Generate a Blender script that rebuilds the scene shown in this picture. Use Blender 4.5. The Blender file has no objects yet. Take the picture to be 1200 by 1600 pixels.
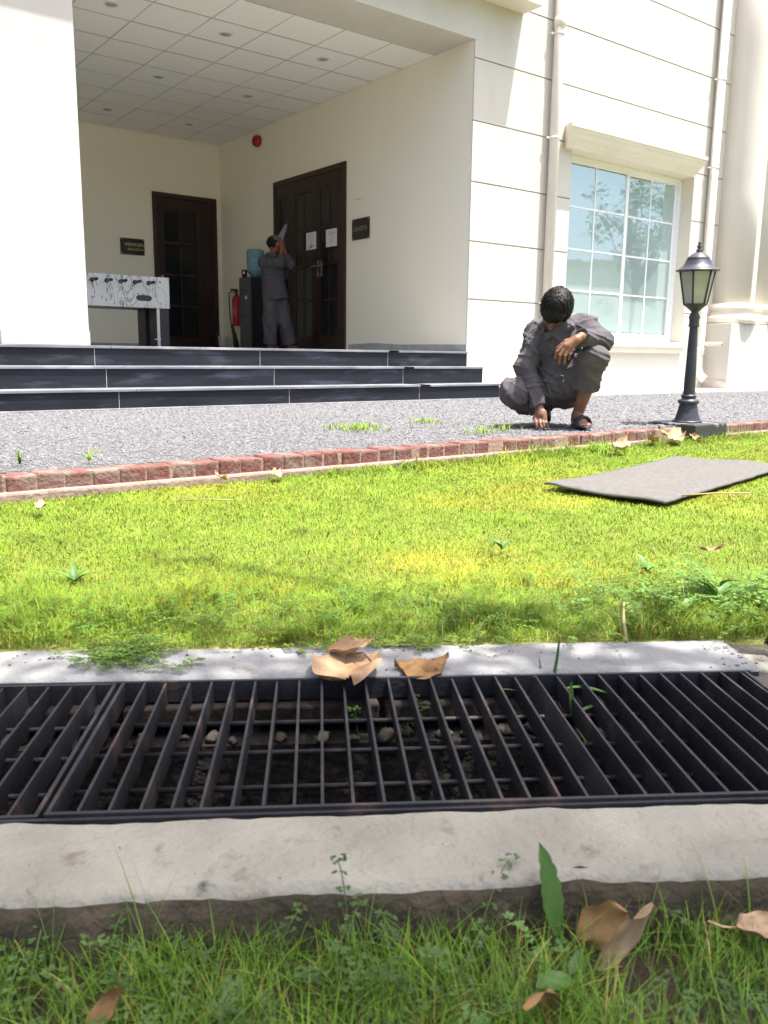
import bpy, math, random
import numpy as np
from mathutils import Vector, Matrix

random.seed(7)
RNG = np.random.default_rng(11)
SC = bpy.context.scene
COL = SC.collection

# ------------------------------------------------------------------ camera
CAM_H = 0.45
YAW, PITCH, ROLL, FPX = 0.649635908, -0.184931383, 0.0123794172, 1314.262
_c, _s = math.cos(YAW), math.sin(YAW)
_f0 = np.array([_s, _c, 0.0]); _r0 = np.array([_c, -_s, 0.0]); _u0 = np.array([0, 0, 1.0])
_fw = math.cos(PITCH) * _f0 + math.sin(PITCH) * _u0
_up = np.cross(_r0, _fw)
_r = math.cos(ROLL) * _r0 + math.sin(ROLL) * _up
_u = -math.sin(ROLL) * _r0 + math.cos(ROLL) * _up
cam_data = bpy.data.cameras.new('camera')
cam = bpy.data.objects.new('camera', cam_data)
COL.objects.link(cam)
M = Matrix(((_r[0], _u[0], -_fw[0], 0), (_r[1], _u[1], -_fw[1], 0), (_r[2], _u[2], -_fw[2], CAM_H), (0, 0, 0, 1)))
cam.matrix_world = M
cam_data.sensor_fit = 'VERTICAL'
cam_data.sensor_height = 36.0
cam_data.sensor_width = 27.0
cam_data.lens = FPX / 1600 * 36.0
cam_data.clip_start = 0.02
cam_data.clip_end = 500
cam_data.dof.use_dof = True
cam_data.dof.focus_distance = 3.2
cam_data.dof.aperture_fstop = 11.0
SC.camera = cam

# ------------------------------------------------------------------ light
SUN = Vector((0.73, -1.0, 4.2)).normalized()
sun_data = bpy.data.lights.new('sun', 'SUN')
sun_data.energy = 4.2
sun_data.angle = math.radians(0.53)
sun_data.color = (1.0, 0.955, 0.89)
sun = bpy.data.objects.new('sun', sun_data)
COL.objects.link(sun)
sun.rotation_euler = SUN.to_track_quat('Z', 'Y').to_euler()
sun.location = (6, -8, 30)
world = bpy.data.worlds.new('World')
SC.world = world
world.use_nodes = True
wn = world.node_tree
bg = wn.nodes['Background']
sky = wn.nodes.new('ShaderNodeTexSky')
sky.sky_type = 'NISHITA'
sky.sun_disc = False
sky.sun_elevation = math.asin(SUN.z)
sky.sun_rotation = math.atan2(SUN.x, SUN.y)
sky.air_density = 0.8
sky.dust_density = 5.0
sky.ozone_density = 1.0
wn.links.new(sky.outputs[0], bg.inputs[0])
bg.inputs[1].default_value = 0.15
SC.view_settings.view_transform = 'Standard'
SC.view_settings.look = 'None'
SC.view_settings.exposure = 1.54
SC.view_settings.gamma = 1.0
SC.cycles.max_bounces = 14
SC.cycles.diffuse_bounces = 8
SC.cycles.transparent_max_bounces = 12
SC.view_settings.use_curve_mapping = False

# ------------------------------------------------------------------ helpers
WLOC = {}


def tag(o, label=None, cat=None, group=None, kind=None):
    if label: o['label'] = label
    if cat: o['category'] = cat
    if group: o['group'] = group
    if kind: o['kind'] = kind
    return o


def thing(name, loc, label, cat, group=None, rotz=0.0, rot=None):
    o = bpy.data.objects.new(name, None)
    o.empty_display_size = 0.1
    COL.objects.link(o)
    o.location = loc
    o.rotation_euler = rot if rot else (0, 0, rotz)
    WLOC[o.name] = Vector(loc)
    return tag(o, label, cat, group)


def link(name, mesh, parent=None, loc=(0, 0, 0), rot=(0, 0, 0), local=False):
    o = bpy.data.objects.new(name, mesh)
    COL.objects.link(o)
    loc = Vector(loc)
    if parent is not None:
        o.parent = parent
        if not local:
            WLOC[o.name] = loc.copy()
            loc = loc - WLOC[parent.name]
        else:
            WLOC[o.name] = Vector((0, 0, 0))
    else:
        WLOC[o.name] = loc.copy()
    o.location = loc
    o.rotation_euler = rot
    return o


def np_mesh(name, verts, quads=None, tris=None, mat=None, smooth=False, col=None):
    me = bpy.data.meshes.new(name)
    verts = np.asarray(verts, dtype=np.float32)
    nq = 0 if quads is None else len(quads)
    nt = 0 if tris is None else len(tris)
    me.vertices.add(len(verts))
    me.vertices.foreach_set('co', verts.ravel())
    idx = []
    if nq: idx.append(np.asarray(quads, dtype=np.int32).ravel())
    if nt: idx.append(np.asarray(tris, dtype=np.int32).ravel())
    idx = np.concatenate(idx)
    me.loops.add(len(idx))
    me.loops.foreach_set('vertex_index', idx)
    me.polygons.add(nq + nt)
    st = np.concatenate([np.arange(nq) * 4, nq * 4 + np.arange(nt) * 3]).astype(np.int32)
    me.polygons.foreach_set('loop_start', st)
    if smooth:
        me.polygons.foreach_set('use_smooth', np.ones(nq + nt, dtype=bool))
    me.update(calc_edges=True)
    me.validate()
    if col is not None:
        a = me.attributes.new('tint', 'FLOAT_COLOR', 'POINT')
        c4 = np.ones((len(verts), 4), dtype=np.float32); c4[:, :3] = col
        a.data.foreach_set('color', c4.ravel())
    if mat: me.materials.append(mat)
    return me


class MB:
    """collects shapes into one mesh"""
    def __init__(self):
        self.v = []; self.f = []; self.sm = []

    def add(self, verts, faces, smooth=False):
        n = len(self.v)
        self.v += [tuple(p) for p in verts]
        self.f += [tuple(i + n for i in f) for f in faces]
        self.sm += [smooth] * len(faces)
        return self

    def box(self, x0, x1, y0, y1, z0, z1):
        vs = [(x0, y0, z0), (x1, y0, z0), (x1, y1, z0), (x0, y1, z0), (x0, y0, z1), (x1, y0, z1), (x1, y1, z1), (x0, y1, z1)]
        return self.add(vs, [(0, 3, 2, 1), (4, 5, 6, 7), (0, 1, 5, 4), (1, 2, 6, 5), (2, 3, 7, 6), (3, 0, 4, 7)])

    def lathe(self, prof, c=(0, 0, 0), n=24, smooth=True, ang0=0.0):
        vs = []; fs = []
        for (r, z) in prof:
            for i in range(n):
                a = ang0 + 2 * math.pi * i / n
                vs.append((c[0] + r * math.cos(a), c[1] + r * math.sin(a), c[2] + z))
        m = len(prof)
        for j in range(m - 1):
            for i in range(n):
                k = (i + 1) % n
                fs.append((j * n + i, j * n + k, (j + 1) * n + k, (j + 1) * n + i))
        fs.append(tuple(range(n - 1, -1, -1)))
        fs.append(tuple((m - 1) * n + i for i in range(n)))
        return self.add(vs, fs, smooth)

    def tube(self, pts, rad, n=10, smooth=True):
        pts = [Vector(p) for p in pts]
        rads = rad if isinstance(rad, (list, tuple)) else [rad] * len(pts)
        vs = []; fs = []
        ref = Vector((0, 0, 1))
        d0 = (pts[1] - pts[0]).normalized()
        if abs(d0.dot(ref)) > 0.95: ref = Vector((1, 0, 0))
        side = d0.cross(ref).normalized()
        for j, p in enumerate(pts):
            if j == 0: d = pts[1] - pts[0]
            elif j == len(pts) - 1: d = pts[-1] - pts[-2]
            else: d = pts[j + 1] - pts[j - 1]
            d.normalize()
            side = (side - d * side.dot(d)).normalized()
            up = d.cross(side)
            for i in range(n):
                a = 2 * math.pi * i / n
                q = p + (side * math.cos(a) + up * math.sin(a)) * rads[j]
                vs.append(tuple(q))
        for j in range(len(pts) - 1):
            for i in range(n):
                k = (i + 1) % n
                fs.append((j * n + i, j * n + k, (j + 1) * n + k, (j + 1) * n + i))
        fs.append(tuple(range(n - 1, -1, -1)))
        fs.append(tuple((len(pts) - 1) * n + i for i in range(n)))
        return self.add(vs, fs, smooth)

    def prism(self, prof, axis, a, b):
        """extrude a closed 2-D profile [(p,q)...] along axis from a to b: axis x -> (p=y,q=z); axis y -> (p=x,q=z); axis z -> (p=x,q=y)"""
        n = len(prof)
        def mk(t):
            if axis == 'x': return [(t, p, q) for p, q in prof]
            if axis == 'y': return [(p, t, q) for p, q in prof]
            return [(p, q, t) for p, q in prof]
        vs = mk(a) + mk(b)
        fs = [(i, (i + 1) % n, (i + 1) % n + n, i + n) for i in range(n)]
        fs += [tuple(range(n - 1, -1, -1)), tuple(range(n, 2 * n))]
        return self.add(vs, fs)

    def mesh(self, name, mat):
        me = bpy.data.meshes.new(name)
        me.from_pydata(self.v, [], self.f)
        me.polygons.foreach_set('use_smooth', self.sm)
        me.update()
        import bmesh
        bm = bmesh.new(); bm.from_mesh(me)
        bmesh.ops.recalc_face_normals(bm, faces=bm.faces)
        bm.to_mesh(me); bm.free()
        if mat: me.materials.append(mat)
        return me

    def build(self, name, mat, parent=None, loc=(0, 0, 0), rot=(0, 0, 0), local=False, bevel=0, seg=2):
        o = link(name, self.mesh(name, mat), parent, loc, rot, local)
        if bevel:
            m = o.modifiers.new('bevel', 'BEVEL'); m.width = bevel; m.segments = seg; m.limit_method = 'ANGLE'
            m.angle_limit = math.radians(40)
        return o


def wbox(name, mat, parent, x0, x1, y0, y1, z0, z1, bevel=0, seg=2):
    """a box given in world coordinates, its origin at its own base centre"""
    cx, cy = (x0 + x1) / 2, (y0 + y1) / 2
    return MB().box(x0 - cx, x1 - cx, y0 - cy, y1 - cy, 0, z1 - z0).build(name, mat, parent, (cx, cy, z0), bevel=bevel, seg=seg)


# ------------------------------------------------------------------ materials
def lerp(a, b, t): return tuple(a[i] * (1 - t) + b[i] * t for i in range(3))


def material(name, c1, c2=None, rough=0.6, scale=6.0, bump=0.0, bscale=60.0, spec=0.5, metal=0.0, stretch=None,
             c3=None, c3scale=1.2, c3lo=0.55, c3hi=0.7, tint=False, detail=6.0, coat=0.0, transl=None, rough2=None, bdist=0.01, lo=0.35, hi=0.68):
    m = bpy.data.materials.new(name)
    m.use_nodes = True
    nt = m.node_tree; N = nt.nodes; L = nt.links
    b = N['Principled BSDF']
    b.inputs['Roughness'].default_value = rough
    b.inputs['Metallic'].default_value = metal
    b.inputs['Specular IOR Level'].default_value = spec
    if coat:
        b.inputs['Coat Weight'].default_value = coat
        b.inputs['Coat Roughness'].default_value = 0.08
    tc = N.new('ShaderNodeTexCoord')
    geo = N.new('ShaderNodeNewGeometry')
    vec = geo.outputs['Position']
    if stretch:
        mp = N.new('ShaderNodeMapping'); mp.inputs['Scale'].default_value = stretch
        L.new(vec, mp.inputs['Vector']); vec = mp.outputs[0]
    if c2 is None: c2 = tuple(x * 0.86 for x in c1)
    no = N.new('ShaderNodeTexNoise'); no.inputs['Scale'].default_value = scale; no.inputs['Detail'].default_value = detail
    L.new(vec, no.inputs['Vector'])
    rp = N.new('ShaderNodeValToRGB')
    rp.color_ramp.elements[0].position = lo; rp.color_ramp.elements[0].color = (*c1, 1)
    rp.color_ramp.elements[1].position = hi; rp.color_ramp.elements[1].color = (*c2, 1)
    L.new(no.outputs['Fac'], rp.inputs[0])
    out = rp.outputs[0]
    if c3 is not None:
        n3 = N.new('ShaderNodeTexNoise'); n3.inputs['Scale'].default_value = c3scale; n3.inputs['Detail'].default_value = 8; n3.inputs['Roughness'].default_value = 0.65
        L.new(vec, n3.inputs['Vector'])
        r3 = N.new('ShaderNodeMapRange'); r3.inputs['From Min'].default_value = c3lo; r3.inputs['From Max'].default_value = c3hi
        L.new(n3.outputs['Fac'], r3.inputs['Value'])
        mx = N.new('ShaderNodeMix'); mx.data_type = 'RGBA'
        L.new(r3.outputs[0], mx.inputs['Factor']); L.new(out, mx.inputs['A']); mx.inputs['B'].default_value = (*c3, 1)
        out = mx.outputs['Result']
    if tint:
        at = N.new('ShaderNodeAttribute'); at.attribute_name = 'tint'
        mm = N.new('ShaderNodeMix'); mm.data_type = 'RGBA'; mm.blend_type = 'MULTIPLY'; mm.inputs['Factor'].default_value = 1
        L.new(out, mm.inputs['A']); L.new(at.outputs['Color'], mm.inputs['B'])
        out = mm.outputs['Result']
    L.new(out, b.inputs['Base Color'])
    if rough2 is not None:
        mr = N.new('ShaderNodeMapRange'); mr.inputs['To Min'].default_value = rough; mr.inputs['To Max'].default_value = rough2
        L.new(no.outputs['Fac'], mr.inputs['Value']); L.new(mr.outputs[0], b.inputs['Roughness'])
    if bump:
        nb = N.new('ShaderNodeTexNoise'); nb.inputs['Scale'].default_value = bscale; nb.inputs['Detail'].default_value = 5
        L.new(vec, nb.inputs['Vector'])
        bp = N.new('ShaderNodeBump'); bp.inputs['Strength'].default_value = bump; bp.inputs['Distance'].default_value = bdist
        L.new(nb.outputs['Fac'], bp.inputs['Height']); L.new(bp.outputs[0], b.inputs['Normal'])
    if transl:
        tr = N.new('ShaderNodeBsdfTranslucent')
        mt = N.new('ShaderNodeMix'); mt.data_type = 'RGBA'; mt.blend_type = 'MULTIPLY'; mt.inputs['Factor'].default_value = 1
        L.new(out, mt.inputs['A']); mt.inputs['B'].default_value = (1.35, 1.3, 0.6, 1)
        L.new(mt.outputs['Result'], tr.inputs['Color'])
        ms = N.new('ShaderNodeMixShader'); ms.inputs[0].default_value = transl
        L.new(b.outputs[0], ms.inputs[1]); L.new(tr.outputs[0], ms.inputs[2])
        L.new(ms.outputs[0], N['Material Output'].inputs['Surface'])
    return m


M_WALL = material('sun_dimmed_cream_paint', (0.565, 0.54, 0.488), (0.53, 0.505, 0.452), 0.75, 1.6, 0.10, 90, 0.3, bdist=0.004, c3=(0.50, 0.465, 0.40), c3scale=2.2, c3lo=0.56, c3hi=0.86, stretch=(1.6, 1.6, 0.35))  # facade cream darkened in colour so the sun does not burn it out
M_WALLIN = material('shade_lifted_cream_paint', (0.88, 0.84, 0.70), (0.86, 0.82, 0.68), 0.7, 1.3, 0.08, 80, 0.3, bdist=0.004)  # same cream as outside, lightened in colour to brighten the porch shade
M_TRIM = material('cream_trim_paint', (0.70, 0.655, 0.56), (0.66, 0.61, 0.51), 0.6, 2.5, 0.06, 60, 0.35, bdist=0.004)
M_JOINT = material('joint_paint', (0.50, 0.46, 0.40), (0.42, 0.38, 0.33), 0.9, 6, 0.1, 90)
M_PLASTER = material('grey_plaster', (0.42, 0.41, 0.40), (0.34, 0.335, 0.33), 0.9, 8, 0.2, 80)
M_CEIL = material('ceiling_tile_white', (0.84, 0.84, 0.81), (0.80, 0.80, 0.77), 0.9, 30, 0.15, 220, 0.2, bdist=0.003)
M_GRID = material('ceiling_grid_shadow_grey', (0.42, 0.42, 0.40), (0.36, 0.36, 0.34), 0.7, 20)  # white bars greyed, the shadow of the tile gaps put into the colour
M_FLOOR = material('porch_floor_stone', (0.50, 0.48, 0.44), (0.42, 0.40, 0.37), 0.45, 5, 0.05, 50)  # unseen floor, lightened to bounce more light into the porch
M_STONE = material('black_step_stone', (0.011, 0.012, 0.017), (0.018, 0.020, 0.028), 0.42, 5, 0.04, 120, 0.25, stretch=(0.5, 1, 3.0),
                   c3=(0.085, 0.095, 0.125), c3scale=3.2, c3lo=0.54, c3hi=0.82, rough2=0.55)
M_NOSE = material('dusty_skylit_tread', (0.21, 0.215, 0.23), (0.13, 0.135, 0.15), 0.5, 9, 0.06, 140, 0.5, stretch=(0.4, 1, 1), c3=(0.34, 0.34, 0.345), c3scale=4)  # grey of dust plus the grazing sky reflection put into the colour
M_WOOD = material('dark_varnished_wood', (0.020, 0.0085, 0.0065), (0.030, 0.012, 0.009), 0.38, 9, 0.1, 60, 0.4, stretch=(4, 4, 0.5))
M_FRAMEWOOD = material('dark_door_frame_wood', (0.045, 0.020, 0.014), (0.030, 0.013, 0.010), 0.4, 9, 0.1, 60, 0.4, stretch=(4, 4, 0.5))
M_DGLASS = material('dark_door_glass', (0.010, 0.0105, 0.011), (0.014, 0.0145, 0.015), 0.14, 3, 0, spec=0.35)
M_BLACKPLATE = material('black_gloss_plate', (0.012, 0.010, 0.012), (0.016, 0.013, 0.015), 0.18, 10)
M_GOLD = material('gold_letters', (0.72, 0.58, 0.20), (0.62, 0.48, 0.16), 0.35, 10, metal=0.6)
M_BRONZE = material('dull_brass_letters', (0.42, 0.36, 0.26), (0.10, 0.09, 0.08), 0.4, 14, metal=0.5)
M_STEEL = material('brushed_steel', (0.55, 0.55, 0.56), (0.45, 0.45, 0.46), 0.35, 20, metal=0.9)
M_PAPER = material('paper_white', (0.72, 0.73, 0.72), (0.68, 0.69, 0.68), 0.8, 8)
M_INK = material('printed_ink', (0.12, 0.12, 0.13), (0.25, 0.25, 0.26), 0.8, 60)
M_RED = material('red_enamel', (0.42, 0.015, 0.03), (0.35, 0.012, 0.025), 0.35, 6)
M_REDPALE = material('faded_red_print', (0.50, 0.09, 0.10), (0.44, 0.06, 0.08), 0.5, 20)
M_BLACK = material('black_plastic', (0.02, 0.02, 0.022), (0.028, 0.028, 0.03), 0.45, 10)
M_GREYPL = material('dark_grey_cabinet', (0.075, 0.075, 0.08), (0.065, 0.065, 0.07), 0.4, 5)
M_DARKPL = material('black_cabinet_side', (0.022, 0.021, 0.026), (0.026, 0.025, 0.03), 0.45, 5)
M_WHITEPL = material('white_plastic', (0.75, 0.75, 0.74), (0.7, 0.7, 0.69), 0.4, 10)
M_BLUEPL = material('blue_plastic', (0.05, 0.18, 0.5), (0.04, 0.15, 0.42), 0.4, 10)
M_PVC = material('cream_pvc_pipe', (0.72, 0.68, 0.61), (0.68, 0.635, 0.56), 0.45, 4, 0.03, 50)
M_UPVC = material('white_window_frame', (0.82, 0.83, 0.83), (0.79, 0.80, 0.80), 0.35, 6)
M_MARBLE = material('pale_plinth_marble', (0.66, 0.61, 0.54), (0.56, 0.50, 0.44), 0.5, 5, 0.05, 60, c3=(0.46, 0.41, 0.35), c3scale=3.0, c3lo=0.52, c3hi=0.62)
M_PAVE = material('pale_concrete_path', (0.60, 0.58, 0.52), (0.52, 0.50, 0.45), 0.85, 7, 0.2, 90)
M_BLIND = material('pale_window_blind', (0.72, 0.76, 0.72), (0.66, 0.70, 0.67), 0.9, 3, stretch=(6, 1, 0.3))
M_BRICK = material('red_kerb_brick', (0.125, 0.042, 0.034), (0.155, 0.070, 0.058), 0.92, 14, 0.9, 55, c3=(0.20, 0.140, 0.120), c3scale=8, c3lo=0.46, c3hi=0.62, bdist=0.008)
M_MORTAR = material('pale_mortar', (0.30, 0.215, 0.175), (0.22, 0.155, 0.125), 0.95, 14, 0.6, 60, bdist=0.01)
M_GRAVEL = material('grey_gravel_bed', (0.115, 0.115, 0.116), (0.08, 0.08, 0.081), 0.95, 120, 0.8, 130, c3=(0.19, 0.19, 0.19), c3scale=170, c3lo=0.55, c3hi=0.66, bdist=0.015)
M_CHIP = material('grey_gravel_chips', (0.15, 0.15, 0.155), (0.085, 0.085, 0.09), 0.85, 60, 0.3, 200, tint=True)
M_SOIL = material('dry_garden_soil', (0.085, 0.058, 0.036), (0.045, 0.031, 0.02), 0.95, 22, 0.9, 60, bdist=0.02)
M_TURF = material('turf_soil_and_moss', (0.22, 0.25, 0.045), (0.25, 0.245, 0.055), 0.95, 9, 0.8, 90, c3=(0.13, 0.105, 0.045), c3scale=2.5, bdist=0.02)
M_CONC = material('pale_drain_concrete', (0.345, 0.325, 0.260), (0.245, 0.23, 0.185), 0.9, 6, 0.75, 55, 0.25, c3=(0.17, 0.14, 0.105), c3scale=10, c3lo=0.585, c3hi=0.68, bdist=0.012, detail=10)
M_CONCFAR = material('blue_grey_drain_concrete', (0.25, 0.25, 0.245), (0.185, 0.187, 0.185), 0.82, 5, 0.55, 60, 0.3, c3=(0.14, 0.13, 0.115), c3scale=10, c3lo=0.59, c3hi=0.69, bdist=0.010, detail=10)
M_CONCDARK = material('damp_mossy_concrete', (0.095, 0.072, 0.045), (0.050, 0.042, 0.024), 0.95, 13, 1.0, 40, c3=(0.19, 0.155, 0.11), c3scale=14, c3lo=0.58, c3hi=0.66, bdist=0.015)
M_PIT = material('shade_dark_pit_earth', (0.020, 0.016, 0.013), (0.010, 0.009, 0.008), 0.95, 18, 0.8, 40, c3=(0.05, 0.038, 0.028), c3scale=9, c3lo=0.58, c3hi=0.68, bdist=0.02)  # near-black: the deep shade of the pit is put into the colour
M_RUBBLE = material('broken_mortar_rubble', (0.125, 0.108, 0.09), (0.075, 0.06, 0.048), 0.95, 25, 0.8, 60, bdist=0.012)
M_PITBRICK = material('shade_dark_pit_brick', (0.040, 0.026, 0.021), (0.024, 0.018, 0.015), 0.95, 20, 0.6, 60)  # brick colour darkened with the shade of the pit
M_IRON = material('weathered_black_iron', (0.011, 0.011, 0.014), (0.019, 0.0185, 0.022), 0.45, 14, 0.45, 120, 0.5, c3=(0.085, 0.050, 0.036), c3scale=11, c3lo=0.55, c3hi=0.72, bdist=0.003, rough2=0.7)
M_LAMP = material('black_painted_lamp_iron', (0.024, 0.026, 0.038), (0.036, 0.038, 0.052), 0.42, 12, 0.15, 90, 0.5, c3=(0.10, 0.105, 0.12), c3scale=10, c3lo=0.56, c3hi=0.80)
M_LAMPGLASS = material('frosted_lamp_pane', (0.36, 0.37, 0.32), (0.30, 0.31, 0.27), 0.25, 12, 0, spec=0.6)
M_BULB = material('lamp_globe', (0.62, 0.62, 0.55), (0.55, 0.55, 0.48), 0.4, 10)
M_BLOCK = material('black_painted_block', (0.024, 0.025, 0.028), (0.038, 0.038, 0.04), 0.6, 9, 0.3, 60, c3=(0.20, 0.20, 0.20), c3scale=7.0, c3lo=0.55, c3hi=0.60)
M_MAT = material('grey_felt_mat', (0.140, 0.134, 0.128), (0.108, 0.103, 0.099), 0.98, 40, 0.5, 350, 0.1, bdist=0.004)
M_LEAFDRY = material('dry_leaf_tan', (0.40, 0.27, 0.155), (0.32, 0.20, 0.105), 0.75, 16, 0.3, 60, 0.3, c3=(0.16, 0.085, 0.04), c3scale=38, c3lo=0.54, c3hi=0.68, transl=0.15, bdist=0.004)
M_LEAFORANGE = material('dry_leaf_orange', (0.36, 0.215, 0.09), (0.25, 0.135, 0.05), 0.7, 14, 0.3, 60, 0.3, c3=(0.15, 0.065, 0.025), c3scale=38, c3lo=0.54, c3hi=0.68, transl=0.15, bdist=0.004)
M_LEAFPALE = material('dry_leaf_pale', (0.46, 0.33, 0.20), (0.36, 0.24, 0.13), 0.75, 16, 0.3, 60, 0.3, c3=(0.24, 0.15, 0.085), c3scale=38, c3lo=0.54, c3hi=0.68, transl=0.1, bdist=0.004)
M_GRASS = material('grass_blade', (0.235, 0.270, 0.048), (0.210, 0.258, 0.042), 0.5, 8, 0, spec=0.25, tint=True, transl=0.42)


def soft_normals(m, k):
    """lean the shading normal towards the upright so the lawn looks brighter than its standing blades would"""
    nt = m.node_tree; N = nt.nodes; L = nt.links
    g = N.new('ShaderNodeNewGeometry')
    a = N.new('ShaderNodeVectorMath'); a.operation = 'MULTIPLY_ADD'
    a.inputs[1].default_value = (1 - k,) * 3; a.inputs[2].default_value = (0, 0, k)
    L.new(g.outputs['Normal'], a.inputs[0])
    nn = N.new('ShaderNodeVectorMath'); nn.operation = 'NORMALIZE'; L.new(a.outputs[0], nn.inputs[0])
    for n in N:
        if n.type in ('BSDF_PRINCIPLED', 'BSDF_TRANSLUCENT'): L.new(nn.outputs[0], n.inputs['Normal'])


soft_normals(M_GRASS, 0.62)  # leaned normals brighten the lawn beyond what its blades would catch
M_WEED = material('weed_leaf', (0.060, 0.120, 0.030), (0.078, 0.140, 0.036), 0.5, 20, 0.2, 90, 0.4, tint=True, transl=0.30, bdist=0.003)
M_STRAW = material('dry_straw', (0.40, 0.31, 0.15), (0.32, 0.24, 0.11), 0.8, 30)
M_BARK = material('tree_bark', (0.12, 0.09, 0.065), (0.07, 0.055, 0.04), 0.95, 12, 0.8, 30, stretch=(3, 3, 0.6), bdist=0.02)
M_TREELEAF = material('tree_leaf', (0.055, 0.095, 0.022), (0.045, 0.080, 0.02), 0.5, 6, tint=True, transl=0.3)
M_SKIN = material('brown_skin', (0.200, 0.098, 0.058), (0.165, 0.078, 0.046), 0.5, 20, 0.1, 160, 0.4, bdist=0.002)
M_SKIN2 = material('reddish_brown_skin', (0.24, 0.085, 0.05), (0.20, 0.07, 0.042), 0.5, 20, 0.1, 160, 0.4, bdist=0.002)
M_HAIR = material('black_hair', (0.0035, 0.003, 0.003), (0.007, 0.006, 0.0055), 0.45, 60, 0.8, 160, 0.22, stretch=(1, .4, 1), bdist=0.005)
M_SHIRT = material('slate_grey_cotton', (0.090, 0.083, 0.090), (0.077, 0.071, 0.077), 0.9, 12, 0.35, 420, 0.2, bdist=0.002)
M_TROUSER = material('slate_grey_trouser_cotton', (0.094, 0.086, 0.091), (0.080, 0.073, 0.077), 0.9, 12, 0.35, 420, 0.2, bdist=0.002)
M_SANDAL = material('navy_rubber_sandal', (0.016, 0.019, 0.032), (0.024, 0.027, 0.042), 0.45, 20)
M_BOTTLE = material('blue_water_bottle', (0.26, 0.47, 0.55), (0.20, 0.40, 0.48), 0.18, 14, spec=0.6, transl=0.3)
M_RENDER = material('pale_boundary_render', (0.80, 0.81, 0.76), (0.72, 0.74, 0.70), 0.9, 0.6, 0.1, 20)


def foos_material():
    m = material('white_marble_laminate', (0.62, 0.62, 0.60), (0.56, 0.56, 0.54), 0.3, 3)
    nt = m.node_tree; N = nt.nodes; L = nt.links
    b = N['Principled BSDF']
    geo = N.new('ShaderNodeNewGeometry')
    n1 = N.new('ShaderNodeTexNoise'); n1.inputs['Scale'].default_value = 3.2; n1.inputs['Detail'].default_value = 5; n1.inputs['Distortion'].default_value = 1.3
    mp = N.new('ShaderNodeMapping'); mp.inputs['Rotation'].default_value = (0, 0.7, 0); mp.inputs['Scale'].default_value = (2.2, 1, 0.8)
    L.new(geo.outputs['Position'], mp.inputs[0]); L.new(mp.outputs[0], n1.inputs['Vector'])
    mt = N.new('ShaderNodeMath'); mt.operation = 'SUBTRACT'; mt.inputs[1].default_value = 0.5; L.new(n1.outputs['Fac'], mt.inputs[0])
    ab = N.new('ShaderNodeMath'); ab.operation = 'ABSOLUTE'; L.new(mt.outputs[0], ab.inputs[0])
    rp = N.new('ShaderNodeValToRGB')
    rp.color_ramp.elements[0].position = 0.004; rp.color_ramp.elements[0].color = (0.16, 0.16, 0.15, 1)
    rp.color_ramp.elements[1].position = 0.022; rp.color_ramp.elements[1].color = (0.66, 0.67, 0.65, 1)
    L.new(ab.outputs[0], rp.inputs[0]); L.new(rp.outputs[0], b.inputs['Base Color'])
    return m


M_FOOS = foos_material()


def glass_material():
    m = bpy.data.materials.new('tinted_window_glass')
    m.use_nodes = True
    nt = m.node_tree; N = nt.nodes; L = nt.links
    N.remove(N['Principled BSDF'])
    g = N.new('ShaderNodeBsdfGlossy'); g.inputs['Roughness'].default_value = 0.02; g.inputs['Color'].default_value = (0.80, 0.95, 1.0, 1)
    t = N.new('ShaderNodeBsdfTransparent'); t.inputs['Color'].default_value = (0.80, 0.92, 0.90, 1)
    no = N.new('ShaderNodeTexNoise'); no.inputs['Scale'].default_value = 2.5
    geo = N.new('ShaderNodeNewGeometry'); L.new(geo.outputs['Position'], no.inputs['Vector'])
    bp = N.new('ShaderNodeBump'); bp.inputs['Strength'].default_value = 0.03; bp.inputs['Distance'].default_value = 0.02
    L.new(no.outputs['Fac'], bp.inputs['Height']); L.new(bp.outputs[0], g.inputs['Normal'])
    fr = N.new('ShaderNodeFresnel'); fr.inputs['IOR'].default_value = 1.6
    mr = N.new('ShaderNodeMapRange'); mr.inputs['To Min'].default_value = 0.36; mr.inputs['To Max'].default_value = 1.0
    L.new(fr.outputs[0], mr.inputs['Value'])
    x = N.new('ShaderNodeMixShader'); L.new(mr.outputs[0], x.inputs[0]); L.new(t.outputs[0], x.inputs[1]); L.new(g.outputs[0], x.inputs[2])
    df = N.new('ShaderNodeBsdfDiffuse'); df.inputs['Color'].default_value = (0.66, 0.80, 0.79, 1)  # diffuse veil painted over the glass to wash out its reflections
    x2 = N.new('ShaderNodeMixShader'); x2.inputs[0].default_value = 0.34
    L.new(x.outputs[0], x2.inputs[1]); L.new(df.outputs[0], x2.inputs[2])
    L.new(x2.outputs[0], N['Material Output'].inputs['Surface'])
    return m


M_GLASS = glass_material()

# ------------------------------------------------------------------ drain axes
DA = math.radians(-32.6)
T = np.array([math.cos(DA), math.sin(DA)]); NRM = np.array([-T[1], T[0]])
LAWN_Z = -0.10
NEAR_Z = -0.182


def uvw(u, v, z=0.0):
    p = u * T + v * NRM
    return (float(p[0]), float(p[1]), z)


def flat(name, pts, z, mat):
    me = bpy.data.meshes.new(name)
    me.from_pydata([(p[0], p[1], z) for p in pts], [], [tuple(range(len(pts)))])
    me.update(); me.materials.append(mat)
    if me.polygons[0].normal.z < 0: me.flip_normals()
    return tag(link(name, me), kind='structure')


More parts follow.
